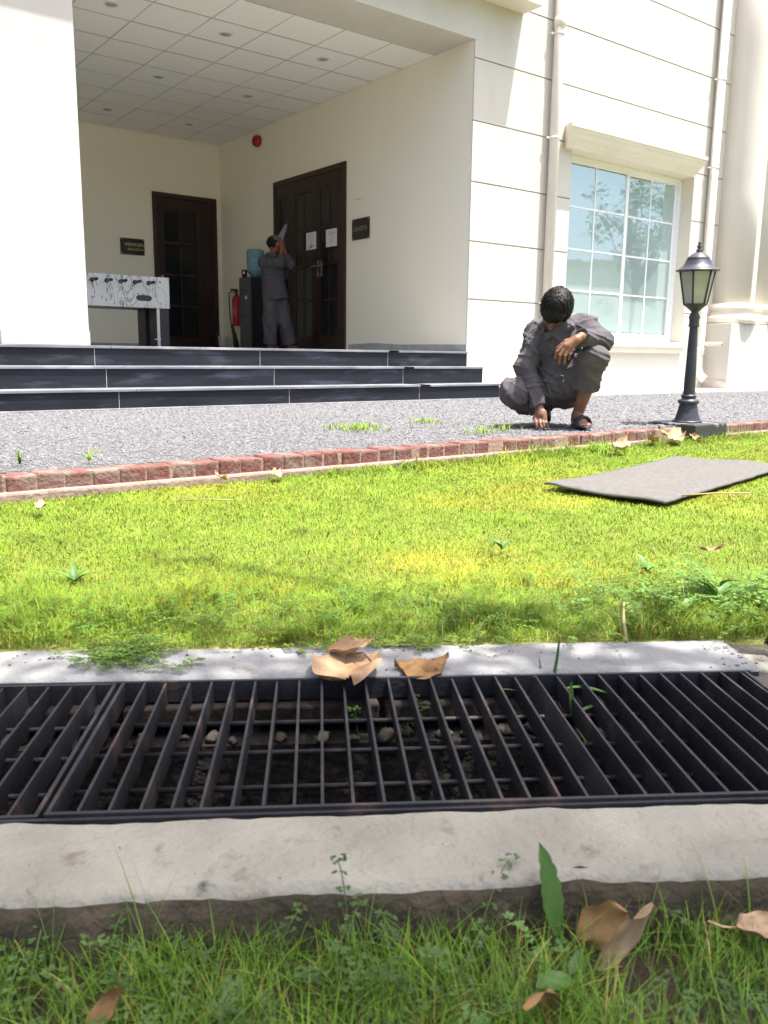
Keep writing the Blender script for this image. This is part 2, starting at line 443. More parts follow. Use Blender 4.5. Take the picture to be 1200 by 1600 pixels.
def vnoise(x, y, seed=0, oct=3):
    """smooth 2-D value noise, numpy"""
    out = np.zeros_like(x, dtype=float); amp = 1.0; tot = 0
    for o in range(oct):
        f = 2.0 ** o
        xi = np.floor(x * f).astype(np.int64); yi = np.floor(y * f).astype(np.int64)
        fx = x * f - xi; fy = y * f - yi
        fx = fx * fx * (3 - 2 * fx); fy = fy * fy * (3 - 2 * fy)
        def h(a, b):
            n = (a * 374761393 + b * 668265263 + (seed + o) * 1442695041) & 0x7fffffff
            n = ((n ^ (n >> 13)) * 1274126177) & 0x7fffffff
            return (n & 0xffff) / 65535.0
        v = (h(xi, yi) * (1 - fx) + h(xi + 1, yi) * fx) * (1 - fy) + (h(xi, yi + 1) * (1 - fx) + h(xi + 1, yi + 1) * fx) * fy
        out += v * amp; tot += amp; amp *= 0.5
    return out / tot


# ------------------------------------------------------------------ ground
YK0, YK1 = 3.29, 3.395        # kerb front and back
uL = (1.545 * NRM[1] - YK0) / 0.5387
flat('lawn_ground', [uvw(-3.74, 1.5)[:2], uvw(60, 1.5)[:2], (70, 3.35), (-2.35, 3.35)], LAWN_Z - 0.012, M_TURF)
flat('ground', [uvw(-80, 0.83)[:2], uvw(80, 0.83)[:2], uvw(80, -80)[:2], uvw(-80, -80)[:2]], NEAR_Z, M_SOIL)
flat('gravel_yard', [(-40, YK1 - 0.03), (70, YK1 - 0.03), (70, 6.75), (-40, 6.75)], -0.012, M_GRAVEL)

# gravel chips: stuff
def chips():
    xs = []; k = 0
    n = 230000
    Y = RNG.uniform(YK1 + 0.005, 6.63, n); X = RNG.uniform(0.3, 11.0, n)
    ang = np.degrees(np.arctan2(X, Y)); d = np.hypot(X, Y)
    keep = (ang > 9) & (ang < 66) & (RNG.random(n) < np.clip((4.2 / d) ** 1.2, 0, 1))
    X = X[keep]; Y = Y[keep]; d = d[keep]; n = len(X)
    s = RNG.uniform(0.004, 0.0095, n) * np.where(RNG.random(n) < .08, 1.7, 1.0) * np.clip(d / 5.0, 0.8, 1.5)
    a = RNG.uniform(0, 2 * np.pi, n); b = RNG.uniform(-0.5, 0.5, n)
    base = np.array([[1, 0, 0], [0, 1, 0], [-1, 0, 0], [0, -1, 0], [0.25, 0.15, 0.5], [-0.3, -0.1, 0.42]], float)
    tri = np.array([[0, 1, 4], [1, 5, 4], [1, 2, 5], [2, 3, 5], [3, 4, 5], [3, 0, 4]])
    V = base[None] * RNG.uniform(0.6, 1.3, (n, 6, 3)) * s[:, None, None]
    ca, sa = np.cos(a)[:, None], np.sin(a)[:, None]
    x = V[..., 0] * ca - V[..., 1] * sa; y = V[..., 0] * sa + V[..., 1] * ca; z = V[..., 2] + b[:, None] * x
    V = np.stack([x + X[:, None], y + Y[:, None], z - 0.009], -1).reshape(-1, 3)
    F = (tri[None] + (np.arange(n) * 6)[:, None, None]).reshape(-1, 3)
    g = RNG.uniform(0.70, 1.22, n); big = RNG.random(n) < .06; g = np.where(big, g * 1.25, g)
    c = np.repeat(np.stack([g, g, g * 1.01], -1), 6, axis=0)
    tag(link('gravel_chips', np_mesh('gravel_chips', V, tris=F, mat=M_CHIP, col=c)), kind='stuff')
chips()

# brick kerb
kerb = thing('brick_kerb', (4.0, 3.345, LAWN_Z), 'low red brick kerb running between the lawn and the grey gravel', 'kerb')
me_b = []
for k in range(4):
    b = MB(); b.box(-0.0532, 0.0532, -0.0525, 0.0525, 0.0, 0.099)
    me = b.mesh('brick', M_BRICK)
    me_b.append(me)
x = -0.6; i = 0
while x < 10.0:
    w = 0.1075
    if 4.68 < x < 5.50:
        x += w; i += 1; continue
    o = link('brick', me_b[i % 4], kerb, (x + random.uniform(-.001, .001), 3.345 + random.uniform(-.004, .004), -0.104 + random.uniform(-.005, .003)),
             (random.uniform(-.02, .02), random.uniform(-.03, .03), random.uniform(-.025, .025)))
    o.scale = (random.uniform(0.97, 1.0), random.uniform(.97, 1.02), 1)
    m = o.modifiers.new('bevel', 'BEVEL'); m.width = 0.011; m.segments = 3
    x += w; i += 1
wbox('footing', M_MORTAR, kerb, -0.7, 4.74, 3.262, 3.40, -0.2, -0.068, bevel=0.01)
wbox('footing', M_MORTAR, kerb, 5.47, 10.1, 3.262, 3.40, -0.2, -0.068, bevel=0.01)
wbox('footing', M_MORTAR, kerb, 4.74, 5.47, 3.352, 3.40, -0.2, -0.014, bevel=0.006)
wbox('mortar', M_MORTAR, kerb, -0.68, 4.70, 3.297, 3.39, -0.068, -0.012)
wbox('mortar', M_MORTAR, kerb, 5.48, 10.08, 3.297, 3.39, -0.068, -0.012)

# ------------------------------------------------------------------ drain
def strip(name, u0, u1, v0, v1, ztop, zbot, mat, nu, nv, amp, edge0, edge1, parent, matside=None, seed=1):
    """a cast concrete strip: top grid with small unevenness, ragged rounded edges, down to zbot on both long sides"""
    us = np.linspace(u0, u1, nu)
    rows = []
    V = []; F = []; MI = []
    prof = [(0.0, zbot, 1), (0.0, ztop - 0.030, 1), (0.004, ztop - 0.009, 1)] + [(0.014, ztop, 0)]
    inner = [v0 + (v1 - v0) * t for t in np.linspace(0.12, 0.88, nv)]
    sect = [(v0 + p[0], p[1], e) for p, e in zip(prof, (1, 1, 1, 1))] + [(v, ztop, 0) for v in inner] + [(v1 - p[0], p[1], 2) for p in prof[::-1]]
    m = len(sect)
    for iu, u in enumerate(us):
        for (v, z, e) in sect:
            du = 0.0
            nn = float(vnoise(np.array([u * 14.0]), np.array([seed * 3.7]), seed)[0]) - 0.5
            n2 = float(vnoise(np.array([u * 45.0]), np.array([z * 60 + 9.1]), seed + 5)[0]) - 0.5
            vv = v
            if e == 1: vv = v + (nn * 1.0 + n2 * 0.6) * edge0
            if e == 2: vv = v + (nn * 1.0 + n2 * 0.6) * edge1
            zz = z
            if z > ztop - 0.02:
                zz = z + (float(vnoise(np.array([u * 9.0]), np.array([v * 9.0]), seed + 2)[0]) - 0.5) * amp
            V.append(uvw(u, vv, zz))
    for iu in range(nu - 1):
        for j in range(m - 1):
            a = iu * m + j
            F.append((a, a + 1, a + m + 1, a + m))
            MI.append(1 if (j < 2 or j >= m - 3) else 0)
    F.append(tuple(range(m)))
    MI.append(1)
    F.append(tuple((nu - 1) * m + j for j in range(m - 1, -1, -1)))
    MI.append(1)
    me = bpy.data.meshes.new(name)
    o0 = Vector(uvw((u0 + u1) / 2, (v0 + v1) / 2, zbot))
    me.from_pydata([tuple(Vector(p) - o0) for p in V], [], F); me.update()
    me.materials.append(mat); me.materials.append(matside or mat)
    me.polygons.foreach_set('material_index', MI)
    me.polygons.foreach_set('use_smooth', [True] * (len(F) - 2) + [False, False])
    import bmesh
    bm = bmesh.new(); bm.from_mesh(me); bmesh.ops.recalc_face_normals(bm, faces=bm.faces); bm.to_mesh(me); bm.free()
    return link(name, me, parent, o0)


drain = thing('drain_channel', uvw(0, 1.17, -0.6), 'long concrete lined drain channel sunk between the lawn and the rough front grass', 'drain')
strip('near_concrete_edge', -3.0, 3.0, 0.794, 0.950, LAWN_Z, -0.6, M_CONC, 620, 9, 0.009, 0.018, 0.008, drain, M_CONCDARK, 3)
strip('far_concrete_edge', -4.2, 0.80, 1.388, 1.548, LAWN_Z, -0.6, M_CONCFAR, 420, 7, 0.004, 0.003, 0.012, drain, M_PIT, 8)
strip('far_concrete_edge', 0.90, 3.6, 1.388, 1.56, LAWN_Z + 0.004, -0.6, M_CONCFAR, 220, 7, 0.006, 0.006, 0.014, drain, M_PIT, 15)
# pit floor and walls
pit = MB()
o0 = Vector(uvw(0, 1.17, -0.6))
def puv(u, v, z): return tuple(Vector(uvw(u, v, z)) - o0)
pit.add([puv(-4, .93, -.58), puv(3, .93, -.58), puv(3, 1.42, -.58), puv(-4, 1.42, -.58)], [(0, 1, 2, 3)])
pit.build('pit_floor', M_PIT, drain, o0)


def uvbox(name, mat, parent, u0, u1, v0, v1, z0, z1, bevel=0, rough=0.0, rot=None):
    cu, cv = (u0 + u1) / 2, (v0 + v1) / 2
    b = MB().box(u0 - cu, u1 - cu, v0 - cv, v1 - cv, 0, z1 - z0)
    if rough:
        b.v = [tuple(c + random.uniform(-rough, rough) for c in p) for p in b.v]
    r = rot or (0, 0, 0)
    return b.build(name, mat, parent, uvw(cu, cv, z0), (r[0], r[1], DA + r[2]), bevel=bevel)


# a course of shade-darkened bricks on the far pit wall, lumps of mortar on the ledge below it
u = -1.6
while u < 1.9:
    L_ = random.uniform(0.20, 0.225)
    uvbox('pit_brick', M_PITBRICK, drain, u, u + L_ - 0.008, 1.352, 1.386, -0.172, -0.140, bevel=0.004, rough=0.003)
    u += L_
uvbox('ledge', M_PIT, drain, -1.6, 2.0, 1.318, 1.387, -0.60, -0.190, rough=0.004)
lump_meshes = []
for k in range(5):
    b = MB(); vs = []
    prof = [(0.2, 0.0), (1.0, 0.15), (0.95, 0.55), (0.5, 0.9), (0.1, 1.0)]
    b.lathe(prof, n=9)
    b.v = [(p[0] * random.uniform(.65, 1.3), p[1] * random.uniform(.65, 1.2), p[2] * random.uniform(.7, 1.2)) for p in b.v]
    lump_meshes.append(b.mesh('rubble_lump', M_RUBBLE))
u = -0.9; k = 0
while u < 0.95:
    s = random.uniform(0.006, 0.017)
    o = link('rubble_lump', lump_meshes[k % 5], drain, uvw(u, 1.335 + random.uniform(-.010, .012), -0.191), (0, 0, random.uniform(0, 6)))
    o.scale = (s * 1.3, s * 0.9, s * random.uniform(0.8, 1.4))
    u += random.uniform(0.02, 0.08); k += 1
for k in range(36):
    s = random.uniform(0.015, 0.05)
    o = link('rubble_lump', lump_meshes[k % 5], drain, uvw(random.uniform(-.75, -.18), random.uniform(0.98, 1.3), random.uniform(-.42, -.33)), (0, 0, random.uniform(0, 6)))
    o.scale = (s * 1.5, s * 1.2, s)
for k in range(22):
    s = random.uniform(0.012, 0.03)
    o = link('rubble_lump', lump_meshes[k % 5], drain, uvw(random.uniform(0.15, 0.75), random.uniform(1.0, 1.3), random.uniform(-.56, -.5)), (0, 0, random.uniform(0, 6)))
    o.scale = (s * 1.5, s * 1.2, s)
# soil bank on the left inside the pit
bank = MB()
nu_, nv_ = 26, 12
vs = []
for i in range(nu_):
    for j in range(nv_):
        u = -1.9 + 1.85 * i / (nu_ - 1); v = 0.95 + 0.40 * j / (nv_ - 1)
        h = -0.36 - 0.22 * max(0, (u + 0.32) / 0.3) ** 1.5 + 0.05 * (float(vnoise(np.array([u * 8]), np.array([v * 8]), 4)[0]) - .5)
        vs.append(puv(u, v, max(h, -0.59)))
bank.add(vs, [(i * nv_ + j, i * nv_ + j + 1, (i + 1) * nv_ + j + 1, (i + 1) * nv_ + j) for i in range(nu_ - 1) for j in range(nv_ - 1)], True)
bank.build('soil_bank', M_SOIL, drain, o0)
# broken concrete at the right end of the grate
for (u0, u1, v0, v1, dz, r) in ((0.79, 0.86, 1.40, 1.47, -.002, .05), (0.80, 0.89, 1.475, 1.54, -.008, -.08), (0.775, 0.87, 1.30, 1.385, -.012, .1), (0.86, 0.91, 1.37, 1.46, -.006, -.15),
                                (0.785, 0.90, 1.20, 1.295, -.02, .06), (0.79, 0.93, 0.96, 1.19, -.016, .02)):
    uvbox('broken_concrete', M_RUBBLE if dz < -.004 else M_CONC, drain, u0, u1, v0, v1, -0.2, LAWN_Z + dz, bevel=0.006, rough=0.006, rot=(0, 0, r))
uvbox('end_slab', M_CONC, drain, 0.935, 3.0, 0.955, 1.383, -0.2, LAWN_Z + 0.002, bevel=0.006)

# grates
BAR = 0.0375
def bar_mesh(L_):
    b = MB().box(-0.0020, 0.0020, -L_ / 2, L_ / 2, -0.036, 0)
    me = b.mesh('bar', M_IRON)
    return me
def grate(u0, u1, first, label, zt, rot=0.0, n=None):
    v0, v1 = 0.958, 1.380
    g = thing('drain_grate', uvw((u0 + u1) / 2, (v0 + v1) / 2, zt), label, 'grate', 'steel grates over the drain', rotz=DA + rot)
    cu = (u0 + u1) / 2; L_ = v1 - v0
    me = bar_mesh(L_ - 0.011)
    u = first
    while u < u1 - 0.004:
        o = link('bar', me, g, (u - cu + random.uniform(-.0012, .0012), 0, -random.uniform(0, .0012)), (random.uniform(-.005, .005), random.choice((-.05, -.03, 0, 0, .02, .04)) + random.uniform(-.02, .02) + (.30 if abs(u - .382) < .02 else 0), random.uniform(-.006, .006)), local=True)
        u += BAR
    rod = MB(); rod.tube([(-(u1 - u0) / 2 + 0.003, 0, 0), ((u1 - u0) / 2 - 0.003, 0, 0)], 0.0042, 8)
    mr = rod.mesh('cross_rod', M_IRON)
    for v in (-0.103, 0.0, 0.103):
        link('cross_rod', mr, g, (0, v, -0.031), local=True)
    fr = MB()
    for s in (-1, 1):
        b = MB().box(-(u1 - u0) / 2, (u1 - u0) / 2, -0.003, 0.003, -0.036, 0.0015)
        b.build('frame_bar', M_IRON, g, (0, s * (L_ / 2 - 0.003), 0), local=True, bevel=0.001)
        b = MB().box(-0.003, 0.003, -L_ / 2 + 0.0065, L_ / 2 - 0.0065, -0.036, 0.001)
        b.build('frame_bar', M_IRON, g, (s * ((u1 - u0) / 2 - 0.003), 0, 0), local=True, bevel=0.001)
    return g
g1 = grate(-0.330, 0.768, -0.330 + 0.0375, 'large black iron drain grate with two dry leaves at its far edge', LAWN_Z - 0.001)
g2 = grate(-1.44, -0.339, -1.44 + 0.014, 'black iron drain grate at the left edge, only its right end in view', LAWN_Z - 0.005, 0.004)
# support angle for the grate in the concrete
uvbox('grate_seat', M_IRON, drain, -2.6, 0.78, 0.9505, 0.9565, -0.16, LAWN_Z - 0.004)
uvbox('grate_seat', M_IRON, drain, -2.6, 0.78, 1.3825, 1.3875, -0.16, LAWN_Z - 0.003)
# end wall coloured near-black, shade painted in, so the pit reads deep
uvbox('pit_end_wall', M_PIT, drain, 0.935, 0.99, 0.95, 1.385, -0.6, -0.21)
# ------------------------------------------------------------------ building
YW = 7.2; XR = 6.614; XP0, XP1 = 1.665, 2.36; YB = 13.28; ZF = 0.495; ZC = 3.766; ZTOP = 7.6
bld = thing('office_building', (XR, YW, 0), 'cream building with an open entrance porch, wide window and columns', 'building')
# window opening
WX0, WX1, WZ0, WZ1 = 8.235, 10.775, 0.655, 2.905
def wall(name, mat, *a, **k): return wbox(name, mat, bld, *a, **k)
# backing wall around the window opening
BY0, BY1 = YW + 0.014, YW + 0.25
for (x0, x1, z0, z1) in ((XR + .001, WX0, -0.3, ZTOP), (WX1, 30, -0.3, ZTOP), (WX0, WX1, -0.3, WZ0), (WX0, WX1, WZ1, ZTOP)):
    wall('wall', M_JOINT, x0, x1, BY0, BY1, z0, z1)
# raised courses of plaster with recessed joints
G0, GH, J = 1.075, 0.628, 0.013
levels = [0.150] + [G0 + GH * k for k in range(11)]
for k in range(len(levels) - 1):
    z0 = levels[k] + (J / 2 if k else 0); z1 = min(levels[k + 1] - J / 2, ZTOP)
    segs = [(XR, 30.0)]
    if z0 < WZ1 and z1 > WZ0: segs = [(XR, WX0), (WX1, 30.0)]
    if z0 < WZ0 < z1:   # course below and beside the sill
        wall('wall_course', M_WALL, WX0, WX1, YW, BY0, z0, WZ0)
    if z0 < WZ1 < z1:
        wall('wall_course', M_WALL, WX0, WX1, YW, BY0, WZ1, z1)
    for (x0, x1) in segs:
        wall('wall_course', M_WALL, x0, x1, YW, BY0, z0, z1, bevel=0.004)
# reveals in paint: thin linings
wall('window_reveal', M_TRIM, WX1 - 0.004, WX1 + 0.0, YW + .001, BY1, WZ0, WZ1)
wall('window_reveal', M_TRIM, WX0, WX0 + 0.004, YW + .001, BY1, WZ0, WZ1)
wall('window_reveal', M_TRIM, WX0 + .004, WX1 - .004, YW + .001, BY1, WZ1 - 0.004, WZ1)
# porch: right side wall, back wall, left wall, pillar, beam, floor
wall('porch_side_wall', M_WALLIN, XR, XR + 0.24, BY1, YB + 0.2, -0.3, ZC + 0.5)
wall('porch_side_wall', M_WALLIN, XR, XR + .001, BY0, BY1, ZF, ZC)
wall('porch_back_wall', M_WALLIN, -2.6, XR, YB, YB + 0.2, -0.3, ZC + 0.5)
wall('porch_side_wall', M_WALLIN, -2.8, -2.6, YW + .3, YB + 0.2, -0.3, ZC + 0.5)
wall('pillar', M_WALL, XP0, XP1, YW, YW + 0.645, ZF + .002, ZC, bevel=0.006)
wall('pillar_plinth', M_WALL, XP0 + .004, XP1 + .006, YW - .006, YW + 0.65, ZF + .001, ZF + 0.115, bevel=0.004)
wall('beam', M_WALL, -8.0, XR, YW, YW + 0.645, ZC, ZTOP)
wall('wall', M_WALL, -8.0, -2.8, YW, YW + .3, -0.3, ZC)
wall('porch_floor', M_FLOOR, -2.6, XR, YW + 0.02, YB, 0.2, ZF)
wall('roof', M_JOINT, -8.0, 30, YW + .25, 24, ZTOP - .2, ZTOP + 0.2)
# canopy slab over the entrance
wall('canopy_slab', M_TRIM, -8.0, 7.32, 6.912, YW, 4.165, 4.44, bevel=0.008)
# rough stretch of grey render along the foot of the porch wall
sk = MB()
pts = [(7.2 + 2.34 * i / 40) for i in range(41)]
top = [ZF + 0.075 + 0.014 * (float(vnoise(np.array([p * 3.1]), np.array([1.5]), 2)[0]) - .3) + 0.02 * max(0, 1 - abs(p - 9.0) / 0.7) for p in pts]
vs = []
for p, t_ in zip(pts, top): vs += [(-0.005, p - 8.3, 0), (-0.005, p - 8.3, t_ - ZF), (0, p - 8.3, t_ - ZF + .004)]
sk.add(vs, [(3 * i, 3 * i + 3, 3 * i + 4, 3 * i + 1) for i in range(40)] + [(3 * i + 1, 3 * i + 4, 3 * i + 5, 3 * i + 2) for i in range(40)])
sk.build('render_strip', M_PLASTER, bld, (XR, 8.3, ZF))
wall('render_strip', M_PLASTER, -2.6, 5.43, YB - .005, YB, ZF, ZF + 0.085)
# hairline scuff on the porch wall above the name plate
wall('wall_scuff', M_PLASTER, XR - .002, XR, 9.24, 9.44, 2.418, 2.424)
# suspended ceiling
TS = 0.612
tile_m = MB().box(-TS / 2 + .007, TS / 2 - .007, -TS / 2 + .017, TS / 2 - .017, 0, 0.005).mesh('ceiling_tile', M_CEIL)
ysp = [7.852 + TS * j for j in range(10)]
ni = 10
for i in range(ni):
    for j in range(9):
        cx = XR - TS * (i + .5); cy = 7.852 + (YB - 7.852) / 9 * (j + .5)
        sag = 0.0
        if (i, j) in ((0, 7), (1, 8), (0, 8)): sag = random.uniform(-.006, -.002)
        o = link('ceiling_tile', tile_m, bld, (cx, cy, ZC + random.uniform(-.001, .001)), (random.uniform(-.002, .002) + sag, random.uniform(-.002, .002), 0))
        o.scale = (1, (YB - 7.852) / 9 / TS, 1)
gr = MB()
for i in range(ni + 1): gr.box(XR - TS * i - .014, XR - TS * i + .014, 7.85, YB, 0.004, 0.008)
for j in range(10):
    y = 7.852 + (YB - 7.852) / 9 * j
    for i in range(ni): gr.box(XR - TS * (i + 1) + .0141, XR - TS * i - .0141, y - .014, y + .014, 0.004, 0.008)
gr.v = [(p[0] - XR, p[1] - YB, p[2]) for p in gr.v]
gr.build('ceiling_grid', M_GRID, bld, (XR, YB, ZC))
wall('ceiling_void', M_CEIL, -2.6, XR, YW + .645, YB, ZC + 0.03, ZC + .06)
# recessed downlights
dl_ring = MB().lathe([(0.055, -0.002), (0.075, -0.004), (0.08, 0.004), (0.055, 0.004)], n=24).mesh('downlight', M_WHITEPL)
dl_in = MB().lathe([(0.0005, 0.0), (0.054, 0.0), (0.054, 0.002)], n=24).mesh('lens', M_PLASTER)
for (i, j) in ((3, 1), (1, 1), (1, 4), (3, 4), (3, 7), (1, 7), (5, 1), (5, 4), (5, 7)):
    cx = XR - TS * (i + .5); cy = 7.852 + (YB - 7.852) / 9 * (j + .5)
    d = link('downlight', dl_ring, bld, (cx, cy, ZC - 0.001))
    link('lens', dl_in, d, (0, 0, -0.003), local=True)

# window hood, sill, frames
hood = [(YW, 2.885), (7.115, 2.885), (7.105, 2.915), (7.085, 2.93), (7.075, 2.96), (7.04, 2.985), (7.025, 3.03), (7.005, 3.05), (7.0, 3.075), (6.985, 3.085), (6.985, 3.125), (YW, 3.145)]
hb = MB()
# mitred moulding with returned ends
n = len(hood); vs = []
for s, xe in ((-1, 8.095), (1, 10.60)):
    for (y, z) in hood:
        off = (YW - y)
        vs.append((xe + s * (off * 0.62) - 9.35, y - YW, z - 2.885))
hb.add(vs, [(i, (i + 1) % n, (i + 1) % n + n, i + n) for i in range(n)] + [tuple(range(n - 1, -1, -1)), tuple(range(n, 2 * n))])
hb.build('window_hood', M_TRIM, bld, (9.35, YW, 2.885))
sill = MB().prism([(0, 0.0), (-0.035, 0.0), (-0.045, 0.03), (-0.045, 0.075), (-0.07, 0.088), (-0.07, 0.13), (0.0, 0.138)], 'x', -1.31, 1.31)
sill.v = [(p[0], p[1], p[2]) for p in sill.v]
sill.build('window_sill', M_TRIM, bld, (9.44, YW, 0.518))
wall('window_sill', M_TRIM, WX0 + .004, WX1 - .004, YW, BY1, WZ0 - .02, WZ0 + 0.012)
win = thing('window', (9.505, 7.40, WZ0), None, None)
win.parent = bld; win.location = Vector((9.505, 7.40, WZ0)) - WLOC[bld.name]
YF = 7.385
fz0, fz1 = WZ0 + .012, WZ1 - .006
def fr(x0, x1, y0, y1, z0, z1): return wbox('frame', M_UPVC, win, x0, x1, y0, y1, z0, z1, bevel=0.003)
fr(WX0 + .005, WX1 - .005, YF, YF + .07, fz0, fz0 + 0.06)
fr(WX0 + .005, WX1 - .005, YF, YF + .07, fz1 - 0.05, fz1)
fr(WX0 + .005, WX0 + .05, YF, YF + .07, fz0 + .06, fz1 - .05)
fr(WX1 - .05, WX1 - .005, YF, YF + .07, fz0 + .06, fz1 - .05)
sz0, sz1 = fz0 + .06, fz1 - .05
# left sash sits forward, right sash behind it
def sash(x0, x1, y, wl, wr):
    fr(x0, x1, y, y + .028, sz0, sz0 + 0.05); fr(x0, x1, y, y + .028, sz1 - .04, sz1)
    fr(x0, x0 + wl, y, y + .028, sz0 + .05, sz1 - .04); fr(x1 - wr, x1, y, y + .028, sz0 + .05, sz1 - .04)
    gx0, gx1, gz0, gz1 = x0 + wl, x1 - wr, sz0 + .05, sz1 - .04
    xm = (gx0 + gx1) / 2
    zs = [gz0 + (gz1 - gz0) * q / 4 for q in range(5)]
    for q in range(4):
        for (a, b) in ((gx0, xm - .011), (xm + .011, gx1)):
            m_ = MB().box(-(b - a) / 2, (b - a) / 2, -.003, .003, 0, zs[q + 1] - zs[q] - .022)
            m_.build('pane', M_GLASS, win, ((a + b) / 2, y + .014, zs[q] + .011), (random.uniform(-.0025, .0025), 0, random.uniform(-.0025, .0025)))
    wbox('muntin', M_UPVC, win, xm - .011, xm + .011, y + .004, y + .024, gz0, gz1)
    for q in (1, 2, 3):
        wbox('muntin', M_UPVC, win, gx0, xm - .011, y + .005, y + .023, zs[q] - .011, zs[q] + .011)
        wbox('muntin', M_UPVC, win, xm + .011, gx1, y + .005, y + .023, zs[q] - .011, zs[q] + .011)
sash(WX0 + .05, 9.615, YF + .004, 0.045, 0.062)
sash(9.56, WX1 - .05, YF + .038, 0.05, 0.055)
# vertical blind behind the glass, with a dim room
bl = MB()
for i in range(29):
    x = -1.26 + 0.09 * i
    bl.add([(x, 0.0, 0), (x + .082, 0.02, 0), (x + .082, 0.02, 2.3), (x, 0.0, 2.3)], [(0, 1, 2, 3)])
bl.build('blind', M_BLIND, win, (9.505, 7.462, WZ0 - .02))
wall('room_wall', M_JOINT, WX0 - .5, WX1 + .5, 8.6, 8.7, -.3, ZC)

# down pipes
def downpipe(x, y, zb, zt, shoe):
    p = MB()
    if shoe:
        p.tube([(0, 0, zt - zb), (0, 0, 0.16), (0.0, -0.02, 0.08), (0.01, -0.07, 0.02), (0.012, -0.10, 0.0)], [0.058, 0.058, 0.06, 0.062, 0.064], 18)
    else:
        p.tube([(0, 0, zt - zb), (0, 0, 0)], 0.058, 18)
    o = p.build('downpipe', M_PVC, bld, (x, y, zb))
    for z in (0.42, 1.03, 2.90, 4.02, 5.3):
        c = MB().lathe([(0.062, 0), (0.066, 0.004), (0.066, 0.022), (0.062, 0.026)], n=18)
        c.box(-0.115, -0.055, 0.012, 0.03, 0.004, 0.02)
        c.build('pipe_clip', M_PVC, o, (0, 0, z + random.uniform(-.02, .02)), local=True)
    c = MB().lathe([(0.060, 0), (0.067, 0.0), (0.067, 0.11), (0.060, 0.115)], n=18)
    c.build('pipe_collar', M_PVC, o, (0, 0, 4.10 if not shoe else 0.34), local=True)
    return o
downpipe(7.835, 7.125, 0.02, 7.4, False)
downpipe(11.105, 7.125, 0.16, 7.4, True)
sp = MB().tube([(0, 0, 0), (0.10, -0.36, 0.0)], 0.026, 14)
sp.build('overflow_pipe', M_PVC, bld, (11.10, 7.2, 0.655))
MB().lathe([(0.018, 0), (0.018, 0.003)], n=14).build('pipe_mouth_shade', M_BLACK, bld, (11.2005, 6.838, 0.655), (math.radians(90), 0, math.radians(15.5)))  # black disc painted in for the shade inside the pipe mouth

# plinth of marble tiles and pavement lip
x = XR + .02; k = 0
while x < 11.32:
    w = random.choice((0.30, 0.30, 0.45))
    wall('plinth_tile', M_MARBLE, x, min(x + w - .003, 11.325), YW - .018, YW, 0.03, 0.148 + random.uniform(-.003, .003), bevel=0.002)
    x += w
wbox('pavement', M_PAVE, None, 6.8, 30, 6.655, 7.19, -0.15, 0.028, bevel=0.008)['kind'] = 'structure'

# pedestal with two engaged columns
PX0, PX1, PY = 11.33, 13.35, 6.80
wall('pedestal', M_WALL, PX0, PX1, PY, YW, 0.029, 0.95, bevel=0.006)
x = PX0 - .012
while x < PX1:
    wall('plinth_tile', M_MARBLE, x, min(x + .298, PX1), PY - .014, PY, 0.03, 0.146, bevel=0.002); x += 0.3
y = PY
while y < YW - .03:
    wall('plinth_tile', M_MARBLE, PX0 - .014, PX0, y, min(y + .2, YW - .02), 0.03, 0.144, bevel=0.002); y += 0.2
for cx in (11.75, 12.52):
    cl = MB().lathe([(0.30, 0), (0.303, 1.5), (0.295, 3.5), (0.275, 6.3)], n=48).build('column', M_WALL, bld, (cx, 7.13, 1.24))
    MB().lathe([(0.375, -.285), (0.40, -.265), (0.405, -.215), (0.39, -.18), (0.365, -.165), (0.35, -.15), (0.345, -.105), (0.365, -.095), (0.372, -.06), (0.36, -.03), (0.33, -.015), (0.315, 0.0), (0.30, .004)], n=48).build('column_base', M_TRIM, cl, (0, 0, 0), local=True)
base = [(-.33, 0), (-.372, 0.02), (-.378, 0.07), (-.36, .105), (-.335, .12), (-.325, .135), (-.32, .18), (-.335, .19), (-.342, .225), (-.33, .255), (-.30, .27), (-.285, .285), (0, .285), (0, 0)]
b = MB().prism(base, 'x', -0.20, 1.6)
b.build('base_moulding', M_TRIM, bld, (11.75, 7.2, 0.952))
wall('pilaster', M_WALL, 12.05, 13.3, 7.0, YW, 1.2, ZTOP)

# ------------------------------------------------------------------ entrance steps
steps = thing('entrance_steps', (3.4, 6.65, 0), 'flight of three low black stone steps with light grey edges across the porch front', 'steps')
jx = [-1.75, -0.75, 0.83, 2.393, 3.961, 5.488, 6.62]
rows = ((6.655, -0.005, 0.155), (6.925, 0.155, 0.330), (7.190, 0.330, 0.495))
for k, (yf, z0, z1) in enumerate(rows):
    st = wbox('step', M_PAVE, steps, -7, 6.60, yf + .0022, 7.6 if k < 2 else 7.23, z0 - (.15 if k == 0 else 0), z1 - 0.022)
    xs = [-7.0, -4.8, -3.3] + jx
    for a, b_ in zip(xs[:-1], xs[1:]):
        wbox('riser_tile', M_STONE, st, a + .0022, b_ - .0022, yf, yf + .02, z0 + .0005, z1 - .022, bevel=0.0015)
        wbox('tread_slab', M_NOSE, st, a + .0010 + .14 * (b_ < 6.5), b_ - .0010 + .14 * (b_ < 6.5), yf - .014, (rows[k + 1][0] if k < 2 else 7.5) - .0005, z1 - .0215, z1 + .0005, bevel=0.003)
wbox('footing', M_NOSE, steps, -7, 6.62, 6.605, 6.66, -.1, 0.004, bevel=0.004)

